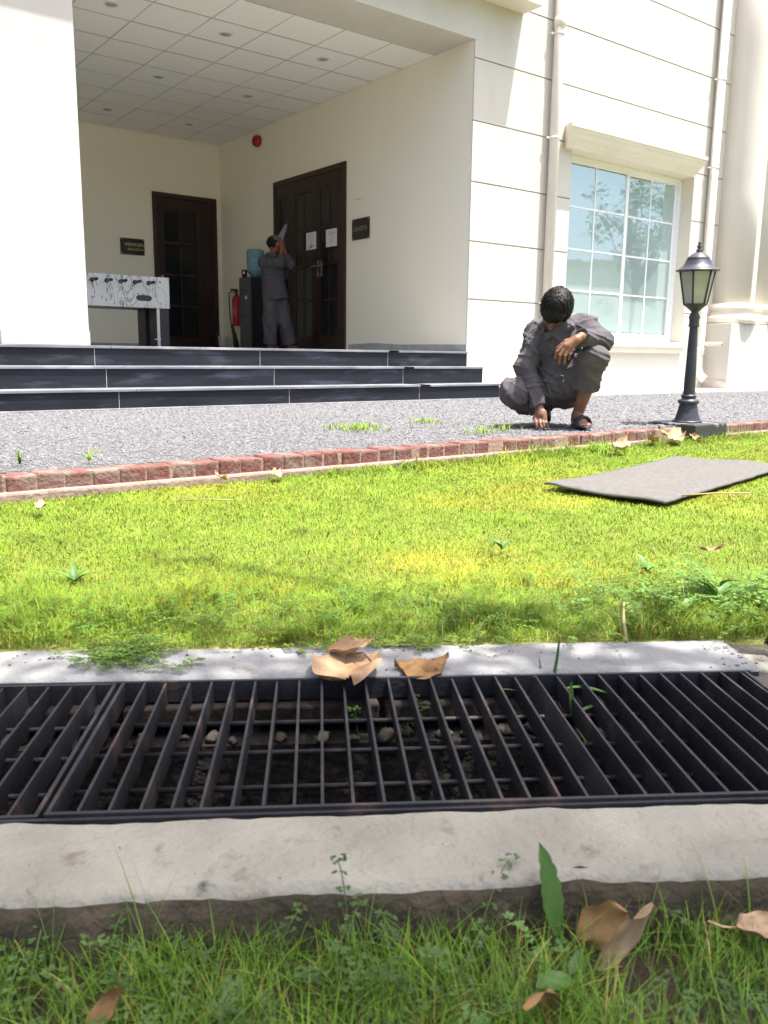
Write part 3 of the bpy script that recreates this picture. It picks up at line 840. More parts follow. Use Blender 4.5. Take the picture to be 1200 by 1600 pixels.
# ------------------------------------------------------------------ doors (parts of the building)
def door_parts(kind, u0, u1, z0, z1, place, leaves):
    """place(u, depth, z) -> world; u along the wall, depth out of the wall towards the porch"""
    d = thing('door', place((u0 + u1) / 2, 0, z0), None, None)
    d.parent = bld; d.location = Vector(place((u0 + u1) / 2, 0, z0)) - WLOC[bld.name]
    def pbox(name, mat, a0, a1, d0, d1, c0, c1, bevel=0.0):
        p = place(a0, d0, c0); q = place(a1, d1, c1)
        return wbox(name, mat, d, min(p[0], q[0]), max(p[0], q[0]), min(p[1], q[1]), max(p[1], q[1]), c0, c1, bevel=bevel)
    fw = 0.07
    pbox('door_frame', M_FRAMEWOOD, u0, u0 + fw, 0, .028, z0, z1, .004)
    pbox('door_frame', M_FRAMEWOOD, u1 - fw, u1, 0, .028, z0, z1, .004)
    pbox('door_frame', M_FRAMEWOOD, u0 + fw, u1 - fw, 0, .028, z1 - fw, z1, .004)
    pbox('door_backing', M_WOOD, u0 + fw, u1 - fw, 0.0005, .004, z0, z1 - fw)
    iu0, iu1, iz1 = u0 + fw + .004, u1 - fw - .004, z1 - fw - .004
    for (a, b_, cols) in leaves:
        a = iu0 + (iu1 - iu0) * a; b_ = iu0 + (iu1 - iu0) * b_
        a += .002; b_ -= .002
        st = 0.105
        pbox('stile', M_WOOD, a, a + st, .004, .02, z0 + .005, iz1, .002)
        pbox('stile', M_WOOD, b_ - st, b_, .004, .02, z0 + .005, iz1, .002)
        pbox('rail', M_WOOD, a + st, b_ - st, .004, .02, z0 + .005, z0 + .20, .002)
        pbox('rail', M_WOOD, a + st, b_ - st, .004, .02, iz1 - .19, iz1, .002)
        ga, gb, gz0, gz1 = a + st, b_ - st, z0 + .20, iz1 - .19
        rowh = (gz1 - gz0) / 4
        for q in range(4):
            if q: pbox('glazing_bar', M_WOOD, ga, gb, .004, .017, gz0 + rowh * q - .018, gz0 + rowh * q + .018)
            for c in range(cols):
                wa = ga + (gb - ga) * c / cols + (.016 if c else 0); wb = ga + (gb - ga) * (c + 1) / cols - (.016 if c < cols - 1 else 0)
                pbox('pane', M_DGLASS, wa, wb, .0045, .008, gz0 + rowh * q + (.018 if q else 0), gz0 + rowh * (q + 1) - (.018 if q < 3 else 0))
                if c: pbox('glazing_bar', M_WOOD, wa - .032, wa, .004, .0165, gz0 + rowh * q + .018, gz0 + rowh * (q + 1) - .018)
    return d, pbox, iu0, iu1
# right wall double door, opens onto the porch: u runs along Y
dr, pb, a0, a1 = door_parts('double', 9.605, 11.492, ZF + .001, 2.931, lambda u, dd, z: (XR - dd, u, z), ((0.0, 0.375, 2), (0.375, 0.75, 2), (0.75, 1.0, 1)))
for u in (10.18, 10.27):
    hb_ = MB(); hb_.box(-.006, 0, -.02, .02, -.11, .11)
    hb_.tube([(-.004, 0, 0.03), (-.05, 0, 0.03), (-.055, .10 if u > 10.2 else -.10, 0.03)], 0.009, 8)
    hb_.build('handle', M_BRONZE, dr, (XR - .02, u, 1.62))
db, pb2, b0, b1 = door_parts('single', 5.436, 6.535, ZF + .001, 2.923, lambda u, dd, z: (u, YB - dd, z), ((0.0, 0.80, 2),))
pb2('side_panel', M_WOOD, b0 + (b1 - b0) * .802, b1, .004, .018, ZF + .005, 2.85, .002)
hb_ = MB(); hb_.box(-.02, .02, -.006, 0, -.11, .11); hb_.tube([(0, -.004, .03), (0, -.05, .03), (-.10, -.055, .03)], .009, 8)
hb_.build('handle', M_BRONZE, db, (5.56, YB - .02, 1.55))
# ------------------------------------------------------------------ things on the porch
def text_mesh(body, size, mat, depth=0.0015):
    cu = bpy.data.curves.new('lettering', 'FONT'); cu.body = body; cu.size = size; cu.extrude = depth
    cu.align_x = 'CENTER'; cu.align_y = 'CENTER'
    t = bpy.data.objects.new('lettering', cu); COL.objects.link(t)
    bpy.context.view_layer.update()
    dg = bpy.context.evaluated_depsgraph_get()
    me = bpy.data.meshes.new_from_object(t.evaluated_get(dg))
    bpy.data.objects.remove(t, do_unlink=True)
    me.materials.clear(); me.materials.append(mat)
    return me

def plate(loc, rotz, w, h, lines, label):
    t = thing('name_plate', loc, label, 'sign', rotz=rotz)
    MB().box(-w / 2, w / 2, -.012, 0, 0, h).build('plate', M_BLACKPLATE, t, (0, 0, 0), local=True, bevel=.002)
    for (x, z) in ((-w / 2 + .018, .018), (w / 2 - .018, .018), (-w / 2 + .018, h - .018), (w / 2 - .018, h - .018)):
        MB().lathe([(0.0085, 0), (0.0085, .003), (0.005, .006)], n=12).build('screw', M_STEEL, t, (x, -.012, z), (math.radians(90), 0, 0), local=True)
    for (s, size, x, z, m) in lines:
        link('lettering', text_mesh(s, size, m), t, (x, -.0136, z), (math.radians(90), 0, 0), local=True)
    return t
plate((5.09, YB - .003, 1.935), 0, 0.385, 0.245, (('MENTORS', 0.068, .04, .150, M_GOLD), ('REAL ESTATE', 0.046, .055, .080, M_GOLD)), 'black plate with two gold lines of lettering left of the narrow door')
plate((XR - .003, 9.268, 1.917), -math.pi / 2, 0.385, 0.262, (('BARISTA', 0.082, 0.0, .13, M_BRONZE),), 'black plate with one faint line of letters on the wall right of the double door')

def notice(y, z, w, h, seed, label):
    r = random.Random(seed)
    t = thing('paper_notice', (XR - .0235, y, z), label, 'notice', 'paper notices on the double door', rotz=-math.pi / 2)
    MB().box(-w / 2, w / 2, -.001, 0, 0, h).build('sheet', M_PAPER, t, local=True)
    b = MB(); zz = h - .03
    while zz > .03:
        ln = r.uniform(.25, .75) * w
        b.box(-ln / 2, ln / 2, -.0016, -.0011, zz, zz + .0035); zz -= r.choice((.012, .012, .018, .026))
    b.build('print', M_INK, t, local=True)
    return t
n1 = notice(10.442, 1.890, 0.262, 0.232, 3, 'white printed sheet with a dark mark at its foot on the double door')
b = MB().add([(-.06, -.0015, .02), (.0, -.0015, .045), (.02, -.0015, .075), (.035, -.0015, .04), (.02, -.0015, .03), (-.05, -.0015, .012)], [(0, 1, 2, 3, 4, 5)])
b.build('mark', M_BLACK, n1, local=True)
notice(9.93, 1.886, 0.268, 0.228, 5, 'white printed sheet on the right pane of the dark double door, nearest the name plate')

al = thing('fire_alarm', (XR, 11.94, 3.50), 'small red fire alarm sounder high on the porch wall below the ceiling', 'alarm')
MB().lathe([(.075, 0), (.085, .01), (.085, .05), (.07, .085), (.03, .10), (.001, .10)], n=24).build('sounder', M_RED, al, (0, 0, .09), (0, math.radians(-90), 0), local=True)
MB().box(-.10, -.08, -.02, .02, .06, .12).build('grille', M_BLACK, al, local=True)

# table football table (left part hidden behind the pillar)
FX1, FY0, FZ0, FZ1 = 4.36, 10.2, 0.978, 1.352
ft = thing('football_table', (3.65, 10.55, ZF), 'white marble patterned table football table on black legs beside the pillar', 'games table')
wbox('side_panel', M_FOOS, ft, 2.93, FX1, FY0, FY0 + .035, FZ0, FZ1, bevel=.004)
wbox('side_panel', M_FOOS, ft, 2.93, FX1, FY0 + .70, FY0 + .735, FZ0, FZ1, bevel=.004)
wbox('end_panel', M_FOOS, ft, FX1 - .03, FX1 - .001, FY0 + .035, FY0 + .70, FZ0, FZ1 - .01)
wbox('end_panel', M_FOOS, ft, 2.931, 2.96, FY0 + .035, FY0 + .70, FZ0, FZ1 - .01)
wbox('playfield', M_BLACK, ft, 2.96, FX1 - .03, FY0 + .035, FY0 + .70, FZ0 + .16, FZ0 + .18)
for sx, d_ in ((3.0, 1), (4.205, 1)):
    wbox('leg', M_BLACK, ft, sx, sx + .155, FY0 + .03, FY0 + .30, ZF, FZ0 - .001, bevel=.006)
    wbox('leg', M_BLACK, ft, sx, sx + .155, FY0 + .42, FY0 + .69, ZF, FZ0 - .001, bevel=.006)
    wbox('leg_trim', M_STEEL, ft, sx - .012, sx + .026, FY0 + .015, FY0 + .0295, ZF, FZ0 - .002, bevel=.003)
    wbox('leg_foot', M_STEEL, ft, sx - .05, sx + .03, FY0 + .0, FY0 + .0148, ZF + .10, ZF + .115, bevel=.003)
for k in range(8):
    x = 4.095 - k * 0.172
    r_ = MB().tube([(0, -.05, 0), (0, .78, 0)], .008, 10)
    rd = r_.build('rod', M_STEEL, ft, (x, FY0, FZ1 - .078))
    MB().tube([(0, -.19, 0), (0, -.17, 0), (0, -.10, 0), (0, -.055, 0)], [.013, .019, .017, .014], 12).build('grip', M_BLACK, rd, local=True)
    MB().tube([(0, -.012, 0), (0, 0, 0)], .026, 16).build('bearing', M_BLACK, rd, local=True)
gl = MB()
n = 20
ring = [(.055 * math.cos(a) + (.045 if math.cos(a) > 0 else -.045), .034 * math.sin(a)) for a in [2 * math.pi * i / n for i in range(n)]]
gl.prism(ring, 'y', -.006, 0)
gl.v = [(p[0], p[1], p[2]) for p in gl.v]
gl.build('ball_return', M_BLACK, ft, (4.03, FY0 - .0005, FZ0 + .115))
MB().tube([(0, -.004, 0), (0, 0, 0)], .013, 10).build('bolt', M_STEEL, ft, (4.24, FY0, FZ1 - .06))
wbox('coin_panel', M_STEEL, ft, 3.36, 3.43, FY0 - .004, FY0 - .0005, FZ1 - .10, FZ1 - .04, bevel=.002)

# water dispenser with bottle and cup
wd = thing('water_dispenser', (6.40, 11.74, ZF), 'tall dark grey water dispenser standing in the porch corner by the double door', 'water dispenser')
wbox('cabinet', M_GREYPL, wd, 6.222, 6.58, 11.575, 11.91, ZF + .004, 1.575, bevel=.012)
wbox('side_panel', M_DARKPL, wd, 6.235, 6.57, 11.566, 11.574, ZF + .02, 1.56, bevel=.002)
wbox('front_panel', M_GREYPL, wd, 6.212, 6.2215, 11.59, 11.895, 0.53, 0.98, bevel=.006)
wbox('front_panel', M_GREYPL, wd, 6.212, 6.2215, 11.59, 11.895, 0.99, 1.37, bevel=.006)
wbox('front_panel', M_GREYPL, wd, 6.208, 6.2215, 11.59, 11.895, 1.38, 1.56, bevel=.006)
MB().lathe([(.03, 0), (.03, .004), (.0005, .005)], n=20).build('badge', M_WHITEPL, wd, (6.2115, 11.68, 1.27), (0, math.radians(-90), 0))
bt = thing('water_bottle', (6.42, 11.75, 1.577), 'large blue water bottle upended on top of the water dispenser', 'water bottle')
MB().lathe([(.05, 0), (.06, .0), (.10, .05), (.132, .085), (.135, .10), (.135, .17), (.128, .18), (.128, .19), (.135, .20), (.135, .27), (.128, .28), (.128, .29), (.135, .30), (.135, .375), (.12, .405), (.10, .412), (.001, .405)], n=32).build('bottle', M_BOTTLE, bt, local=True)
MB().lathe([(.136, 0), (.139, .004), (.139, .02), (.136, .024)], n=32).build('rib', M_BOTTLE, bt, (0, 0, .305), local=True)
cp = thing('cup', (6.285, 11.86, 1.577), 'small dark cup with a pale mark standing on the dispenser beside the blue bottle', 'cup')
MB().lathe([(.03, 0), (.038, .002), (.045, .115), (.041, .115), (.034, .01), (.001, .01)], n=20).build('cup_body', M_BLACK, cp, local=True)
MB().box(-.046, -.0435, -.014, .014, .05, .085).build('cup_print', M_WHITEPL, cp, (-.0005, 0, 0), (0, 0, math.radians(55)), local=True)

fe = thing('fire_extinguisher', (6.535, 12.62, 0.88), 'red fire extinguisher with black hose and horn on the wall behind the dispenser', 'fire extinguisher')
MB().lathe([(.05, 0), (.068, .015), (.07, .03), (.07, .40), (.06, .45), (.035, .49), (.022, .50), (.022, .53)], n=24).build('cylinder', M_RED, fe, local=True)
MB().box(-.0715, -.069, -.035, .035, .16, .30)  .build('label_patch', M_REDPALE, fe, local=True, rot=(0, 0, math.radians(35)))
hb_ = MB(); hb_.box(-.02, .02, -.02, .02, .53, .565); hb_.box(-.11, .02, -.012, .012, .565, .58); hb_.box(-.09, .0, -.012, .012, .52, .532)
hb_.build('valve_handle', M_BLACK, fe, local=True)
MB().tube([(-.02, 0, .55), (-.07, .03, .56), (-.11, .04, .50), (-.112, .03, .30), (-.10, .02, .08), (-.085, .01, 0.0)], .010, 8).build('hose', M_BLACK, fe, local=True)
MB().tube([(-.085, .01, 0.01), (-.05, 0, -.14), (-.01, -.01, -.36)], [.022, .034, .05], 16).build('horn', M_BLACK, fe, local=True)
MB().box(.02, .078, -.03, .03, .25, .28).build('bracket', M_STEEL, fe, local=True)

bk = thing('bucket', (6.44, 12.93, ZF + .002), 'small white tub with a blue foot on the porch floor beside the narrow door', 'bucket')
MB().lathe([(.06, .05), (.072, .052), (.082, .21), (.086, .212), (.086, .225), (.078, .225), (.068, .06), (.001, .06)], n=24).build('tub', M_WHITEPL, bk, local=True)
MB().lathe([(.055, 0), (.07, .002), (.0735, .05), (.06, .05)], n=24).build('foot_band', M_BLUEPL, bk, local=True)

# ------------------------------------------------------------------ garden lamp
pb_ = thing('lamp_block', (5.275, 3.437, -.16), 'square concrete block in worn black paint under the garden lamp', 'block')
for k in range(1):
    b = MB().box(-.192, .192, -.192, .192, 0, 0.172)
    o = b.build('plinth', M_BLOCK, pb_, local=True, bevel=.012, seg=3)
lamp = thing('garden_lamp', (5.262, 3.43, .012), 'black cast garden lamp with six sided lantern on a fluted post', 'lamp', rot=(math.radians(0.6), math.radians(-2.2), math.radians(8)))
def flute(prof, n, depth, c=(0, 0, 0)):
    b = MB(); vs = []; fs = []
    for (r, z) in prof:
        for i in range(n):
            a = 2 * math.pi * i / n
            rr = r * (1 - depth * (i % 2)); vs.append((rr * math.cos(a), rr * math.sin(a), z))
    m = len(prof)
    for j in range(m - 1):
        for i in range(n):
            k = (i + 1) % n; fs.append((j * n + i, j * n + k, (j + 1) * n + k, (j + 1) * n + i))
    b.add(vs, fs, True)
    return b
MB().lathe([(.098, 0), (.101, .008), (.096, .014), (.09, .016)], n=32).build('foot', M_LAMP, lamp, local=True)
flute([(.094, .012), (.086, .030), (.074, .070), (.066, .105), (.061, .125), (.060, .132)], 16, .05).build('base', M_LAMP, lamp, local=True)
MB().lathe([(.063, .128), (.070, .132), (.071, .150), (.062, .157), (.050, .161), (.046, .170), (.051, .174), (.052, .186), (.045, .190), (.040, .194)], n=32).build('collar', M_LAMP, lamp, local=True)
flute([(.041, .190), (.037, .34), (.029, .60), (.026, .665)], 24, .07).build('post', M_LAMP, lamp, local=True)
MB().lathe([(.026, .650), (.035, .652), (.036, .660), (.033, .668), (.032, .700), (.036, .704), (.037, .715), (.030, .735), (.022, .748), (.030, .757), (.054, .778), (.076, .797), (.079, .803)], n=24).build('neck', M_LAMP, lamp, local=True)
hx = [math.radians(60 * i + 12) for i in range(6)]
zb, zt, rb, rt = .800, 1.020, .076, .118
cage = MB()
for a in hx:
    cage.tube([(rb * math.cos(a), rb * math.sin(a), zb), (rt * math.cos(a), rt * math.sin(a), zt)], .0065, 8)
for (r, z) in ((rb, zb), (rt, zt)):
    for i in range(6):
        a, b_ = hx[i], hx[(i + 1) % 6]
        cage.tube([(r * math.cos(a), r * math.sin(a), z), (r * math.cos(b_), r * math.sin(b_), z)], .006, 8)
cage.build('lantern_cage', M_LAMP, lamp, local=True)
for i in range(6):
    a, b_ = hx[i], hx[(i + 1) % 6]
    q = .985
    MB().add([(rb * q * math.cos(a), rb * q * math.sin(a), zb), (rb * q * math.cos(b_), rb * q * math.sin(b_), zb), (rt * q * math.cos(b_), rt * q * math.sin(b_), zt), (rt * q * math.cos(a), rt * q * math.sin(a), zt)], [(0, 1, 2, 3)]).build('lantern_pane', M_LAMPGLASS, lamp, local=True)
MB().lathe([(.015, .806), (.04, .83), (.052, .87), (.052, .905), (.04, .935), (.015, .955)], n=20).build('globe', M_BULB, lamp, local=True)
MB().lathe([(.112, 1.018), (.138, 1.016), (.142, 1.019), (.142, 1.024), (.127, 1.031), (.106, 1.044), (.090, 1.064), (.080, 1.086), (.074, 1.096), (.075, 1.102), (.067, 1.109), (.048, 1.126), (.028, 1.138), (.016, 1.143)], n=32).build('lantern_roof', M_LAMP, lamp, local=True)
MB().lathe([(.012, 1.140), (.019, 1.146), (.019, 1.154), (.010, 1.161), (.010, 1.166), (.0155, 1.172), (.014, 1.182), (.008, 1.189), (.0115, 1.195), (.008, 1.204), (.003, 1.213), (.0005, 1.215)], n=16).build('finial', M_LAMP, lamp, local=True)

# ------------------------------------------------------------------ grey mat on the lawn
def mat_piece():
    Lc = np.array([2.63, 2.355]); Bc = np.array([2.705, 1.826]); Tc = np.array([4.06, 2.70]); Rc = Bc + (Tc - Lc) * 1.02 + np.array([.04, -.04])
    nu, nv = 60, 26
    V = []; F = []
    for s in (1, 0):
        for i in range(nu):
            for j in range(nv):
                a = i / (nu - 1); b = j / (nv - 1)
                p = (Lc * (1 - a) + Tc * a) * (1 - b) + (Bc * (1 - a) + Rc * a) * b
                wob = 0.010 * math.sin(a * 7 + 1) * (1 if b < .05 else .3)
                ed = min(a, b, 1 - a, 1 - b)
                z = 0.031 + 0.003 * math.sin(5.5 * a + 3 * b) + 0.003 * math.sin(9 * b - 4 * a) - 0.008 * math.exp(-ed * 22) + .012 * math.exp(-((a - .02) ** 2 + (b - .05) ** 2) * 90)
                q = float(vnoise(np.array([p[0] * 14]), np.array([p[1] * 14]), 5)[0]) - .5
                pe = 0.012 * q if ed < .03 else 0
                V.append((p[0] + pe, p[1] + wob * .5 + pe, z + 0.004 * q + (0 if s else -0.009)))
    o0 = np.array([3.35, 2.25, 0])
    V = [(p[0] - o0[0], p[1] - o0[1], p[2]) for p in V]
    m = nu * nv
    for i in range(nu - 1):
        for j in range(nv - 1):
            a = i * nv + j
            F.append((a, a + 1, a + nv + 1, a + nv)); F.append((m + a, m + a + nv, m + a + nv + 1, m + a + 1))
    edge = [i * nv for i in range(nu)] + [(nu - 1) * nv + j for j in range(1, nv)] + [i * nv + nv - 1 for i in range(nu - 2, -1, -1)] + [j for j in range(nv - 2, 0, -1)]
    for k in range(len(edge)):
        a, b = edge[k], edge[(k + 1) % len(edge)]
        F.append((a, a + m, b + m, b))
    me = MB().add(V, F, True).mesh('felt_mat', M_MAT)
    o = link('felt_mat', me, None, (3.35, 2.25, LAWN_Z))
    tag(o, 'thin grey felt mat lying on the sunny lawn in front of the garden lamp', 'mat')
mat_piece()
# ------------------------------------------------------------------ people: signed distance bodies meshed with surface nets
def cone(p0, r0, p1, r1, k=None, flat=0):
    return ('c', np.array(p0, float), r0, np.array(p1, float), r1, k, flat)
def ell(c, r, axes=None, k=None):
    return ('e', np.array(c, float), np.array(r, float), axes, k)

def surface(name, prims, vox, k0, mat, noise=None, cut=None, smooth_it=1):
    lo = np.full(3, 1e9); hi = np.full(3, -1e9)
    for p in prims:
        if p[0] == 'c':
            for c, r in ((p[1], p[2]), (p[3], p[4])):
                lo = np.minimum(lo, c - r); hi = np.maximum(hi, c + r)
        else:
            r = p[2].max(); lo = np.minimum(lo, p[1] - r); hi = np.maximum(hi, p[1] + r)
    lo -= 4 * vox + .012; hi += 4 * vox + .012
    n = np.ceil((hi - lo) / vox).astype(int) + 1
    D = np.full(n, 1.0, dtype=np.float32)
    ax = [lo[i] + vox * np.arange(n[i]) for i in range(3)]
    for p in prims:
        k = p[5] if p[0] == 'c' else p[4]
        if k is None: k = k0
        if p[0] == 'c':
            a = np.minimum(p[1] - p[2], p[3] - p[4]); b = np.maximum(p[1] + p[2], p[3] + p[4])
        else:
            r = p[2].max(); a = p[1] - r; b = p[1] + r
        pad = k + 3 * vox + .01
        i0 = np.clip(np.floor((a - pad - lo) / vox).astype(int), 0, n - 1); i1 = np.clip(np.ceil((b + pad - lo) / vox).astype(int) + 1, 1, n)
        sl = tuple(slice(i0[i], i1[i]) for i in range(3))
        X, Y, Z = np.meshgrid(ax[0][sl[0]], ax[1][sl[1]], ax[2][sl[2]], indexing='ij')
        if p[0] == 'c':
            d = p[3] - p[1]; L2 = float(d @ d) + 1e-12
            px, py, pz = X - p[1][0], Y - p[1][1], Z - p[1][2]
            t = (px * d[0] + py * d[1] + pz * d[2]) / L2
            tc = np.clip(t, 0, 1)
            dist = np.sqrt((px - d[0] * tc) ** 2 + (py - d[1] * tc) ** 2 + (pz - d[2] * tc) ** 2) - (p[2] + (p[4] - p[2]) * tc)
            L_ = math.sqrt(L2)
            if p[6] in (1, 3): dist = np.maximum(dist, (t - 1) * L_)
            if p[6] in (2, 3): dist = np.maximum(dist, -t * L_)
        else:
            px, py, pz = X - p[1][0], Y - p[1][1], Z - p[1][2]
            if p[3] is not None:
                A = p[3]
                q = [px * A[i][0] + py * A[i][1] + pz * A[i][2] for i in range(3)]
            else: q = [px, py, pz]
            r = p[2]
            k1 = np.sqrt((q[0] / r[0]) ** 2 + (q[1] / r[1]) ** 2 + (q[2] / r[2]) ** 2)
            k2 = np.sqrt((q[0] / r[0] ** 2) ** 2 + (q[1] / r[1] ** 2) ** 2 + (q[2] / r[2] ** 2) ** 2) + 1e-9
            dist = k1 * (k1 - 1) / k2
        S = D[sl]
        h = np.clip(0.5 + 0.5 * (S - dist) / k, 0, 1)
        D[sl] = (S * (1 - h) + dist * h) - k * h * (1 - h)
    if noise is not None or cut is not None:
        X, Y, Z = np.meshgrid(*ax, indexing='ij')
        if noise is not None: D = D + noise(X, Y, Z).astype(np.float32)
        if cut is not None: D = np.maximum(D, cut(X, Y, Z).astype(np.float32))
    # surface nets
    s = D < 0
    cells = np.zeros(tuple(n - 1), dtype=np.int8)
    cnt = np.zeros(tuple(n - 1), np.float32); acc = np.zeros(tuple(n - 1) + (3,), np.float32)
    off = [(i, j, l) for i in (0, 1) for j in (0, 1) for l in (0, 1)]
    def sub(A, o): return A[o[0]:o[0] + n[0] - 1, o[1]:o[1] + n[1] - 1, o[2]:o[2] + n[2] - 1]
    for a in off:
        for axn in range(3):
            if a[axn]: continue
            b = list(a); b[axn] = 1
            da, db = sub(D, a), sub(D, b)
            cr = (da < 0) != (db < 0)
            t = np.where(cr, da / np.where(cr, da - db, 1), 0)
            cnt += cr
            for q in range(3):
                acc[..., q] += np.where(cr, a[q] + (t if q == axn else 0), 0)
    act = cnt > 0
    idx = np.full(tuple(n - 1), -1, np.int64); idx[act] = np.arange(act.sum())
    ijk = np.argwhere(act)
    V = lo + vox * (ijk + acc[act] / cnt[act][:, None])
    Q = []
    for axn in range(3):
        o1, o2 = [(1, 2), (2, 0), (0, 1)][axn]
        sh = [slice(1, n[i] - 1) for i in range(3)]; sh[axn] = slice(0, n[axn] - 1)
        A = s[tuple(sh)]
        sh2 = list(sh); sh2[axn] = slice(1, n[axn]); B = s[tuple(sh2)]
        e = np.argwhere(A != B)
        if not len(e): continue
        e2 = e + np.array([sh[i].start for i in range(3)])
        fl = A[tuple(e.T)]
        d1 = np.zeros(3, int); d1[o1] = 1; d2 = np.zeros(3, int); d2[o2] = 1
        q = np.stack([idx[tuple((e2 - d1 - d2).T)], idx[tuple((e2 - d2).T)], idx[tuple(e2.T)], idx[tuple((e2 - d1).T)]], 1)
        q[~fl] = q[~fl][:, ::-1]
        Q.append(q)
    Q = np.concatenate(Q)
    for it in range(smooth_it):
        S_ = np.zeros_like(V); c_ = np.zeros(len(V))
        for a, b in ((0, 1), (1, 2), (2, 3), (3, 0)):
            np.add.at(S_, Q[:, a], V[Q[:, b]]); np.add.at(c_, Q[:, a], 1)
            np.add.at(S_, Q[:, b], V[Q[:, a]]); np.add.at(c_, Q[:, b], 1)
        V = V * 0.5 + 0.5 * S_ / np.maximum(c_, 1)[:, None]
    return np_mesh(name, V, quads=Q, mat=mat, smooth=True)


def axes_from(face, crown):
    f = np.array(face, float); f /= np.linalg.norm(f)
    c = np.array(crown, float); c -= f * (c @ f); c /= np.linalg.norm(c)
    r = np.cross(f, c)
    return np.array([r, f, c])


def head_prims(c, A, s=1.0):
    c = np.array(c, float)
    P = lambda r, f, u: c + s * (A[0] * r + A[1] * f + A[2] * u)
    E = lambda p, r, k=.01: ell(P(*p), s * np.array(r), A, k)
    out = [E((0, -.012, .02), (.076, .094, .092), .02), E((0, .03, -.045), (.060, .066, .070), .03), E((0, .058, -.088), (.030, .028, .022), .03),
           cone(P(0, .088, .012), .010 * s, P(0, .108, -.030), .014 * s, .012), E((.014, .096, -.036), (.009, .009, .008)), E((-.014, .096, -.036), (.009, .009, .008)),
           E((0, .091, -.062), (.024, .010, .006), .006), E((0, .089, -.072), (.020, .010, .006), .006),
           E((.034, .074, .026), (.026, .014, .008), .012), E((-.034, .074, .026), (.026, .014, .008), .012),
           E((.031, .080, .010), (.012, .010, .009), .006), E((-.031, .080, .010), (.012, .010, .009), .006),
           E((.040, .062, -.028), (.022, .020, .018), .02), E((-.040, .062, -.028), (.022, .020, .018), .02),
           E((.078, -.008, -.008), (.009, .022, .034), .008), E((-.078, -.008, -.008), (.009, .022, .034), .008)]
    return out, P


def folds(amp, f, seed=0, n=9):
    """cloth creases: sparse crooked ridges in random directions"""
    r = np.random.default_rng(seed)
    ks = []
    for i in range(n):
        d = r.normal(size=3); d /= np.linalg.norm(d)
        e = r.normal(size=3); e /= np.linalg.norm(e)
        h = r.normal(size=3); h /= np.linalg.norm(h)
        ks.append((d * f * r.uniform(.6, 1.5), r.uniform(0, 6.28), e * r.uniform(9, 20), r.uniform(0, 6.28), h * r.uniform(8, 18), r.uniform(0, 6.28), r.uniform(.5, 1)))
    def fn(X, Y, Z):
        out = 0
        for (d, p, e, q, h, g, w) in ks:
            warp = 1.5 * np.sin(e[0] * X + e[1] * Y + e[2] * Z + q)
            rid = (1 - np.abs(np.sin(.5 * (d[0] * X + d[1] * Y + d[2] * Z) + p + warp))) ** 3
            gate = np.clip(np.sin(h[0] * X + h[1] * Y + h[2] * Z + g) - .15, 0, 1)
            out = out - rid * gate * w
        return out * amp
    return fn


# ---- squatting man: local frame a = picture right, b = towards the camera, z up
man = thing('person', (4.23, 3.70, 0.0), 'man in grey squatting at the gravel edge, head bowed, one hand touching the ground', 'person', rotz=math.radians(-48.8 + 180))
# local x of the object = -a, local y = -b (object turned so that +y points from the camera): convert helper
def Lm(P): return (-P[0], P[1] * 1.0, P[2])
# choose the frame so that x = a, y = -b
man.rotation_euler = (0, 0, math.radians(-48.82))
def fl(P): return (P[0], -P[1], P[2])
def C(p0, r0, p1, r1, k=None, flat=0): return cone(fl(p0), r0, fl(p1), r1, k, flat)
def EL(c, r, A=None, k=None): return ell(fl(c), r, A, k)
A = axes_from(fl((-.20, .34, -.92)), fl((.10, .90, .34)))
hp, HP = head_prims(fl((-.050, .085, .738)), A, 1.03)
skin = hp + [C((-.03, -.04, .62), .055, (-.045, .03, .71), .058, .03),
             C((-.03, -.08, .56), .115, (-.03, -.14, .34), .11, .05), C((-.15, -.08, .60), .05, (.10, -.09, .64), .05, .04), EL((-.02, -.2, .24), (.14, .11, .09), None, .04),
             # right arm to the ground
             C((-.17, -.07, .60), .046, (-.232, .04, .375), .036, .02), C((-.232, .04, .375), .036, (-.128, .115, .135), .026, .015),
             # left arm over the knee
             C((.125, -.09, .64), .046, (.245, .035, .555), .038, .02), C((.245, .035, .555), .038, (.112, .205, .572), .026, .015),
             # legs
             C((.055, -.2, .23), .075, (.20, .12, .455), .055, .02), C((.20, .12, .455), .052, (.165, .05, .27), .050, .02), C((.165, .05, .27), .050, (.118, -.02, .075), .033, .02),
             C((-.10, -.2, .23), .075, (-.30, .085, .215), .055, .02), C((-.30, .085, .215), .052, (-.21, -.05, .15), .048, .02), C((-.21, -.05, .15), .048, (-.112, -.18, .105), .034, .02),
             # feet
             C((.112, -.065, .045), .034, (.150, .075, .038), .034, .02), C((.112, -.01, .075), .03, (.138, .06, .05), .026, .02),
             C((-.106, -.20, .10), .034, (-.102, -.06, .035), .032, .02)]
for i, dx in enumerate((-.022, -.002, .016, .031, .043)):
    ln = (.048, .044, .038, .030, .022)[i]
    r_ = (.0135, .0105, .0095, .009, .0085)[i]
    bx, by = .150 + dx * .93, .085 - dx * -.25
    skin.append(C((bx, .085 - abs(dx) * .4, .032), r_ + .002, (bx + .010, .085 + ln, .024), r_, .006))
for i, dx in enumerate((.024, .006, -.010, -.024, -.036)):
    skin.append(C((-.102 + dx, -.05, .03), .012, (-.100 + dx * 1.1, -.012, .018), .010, .006))
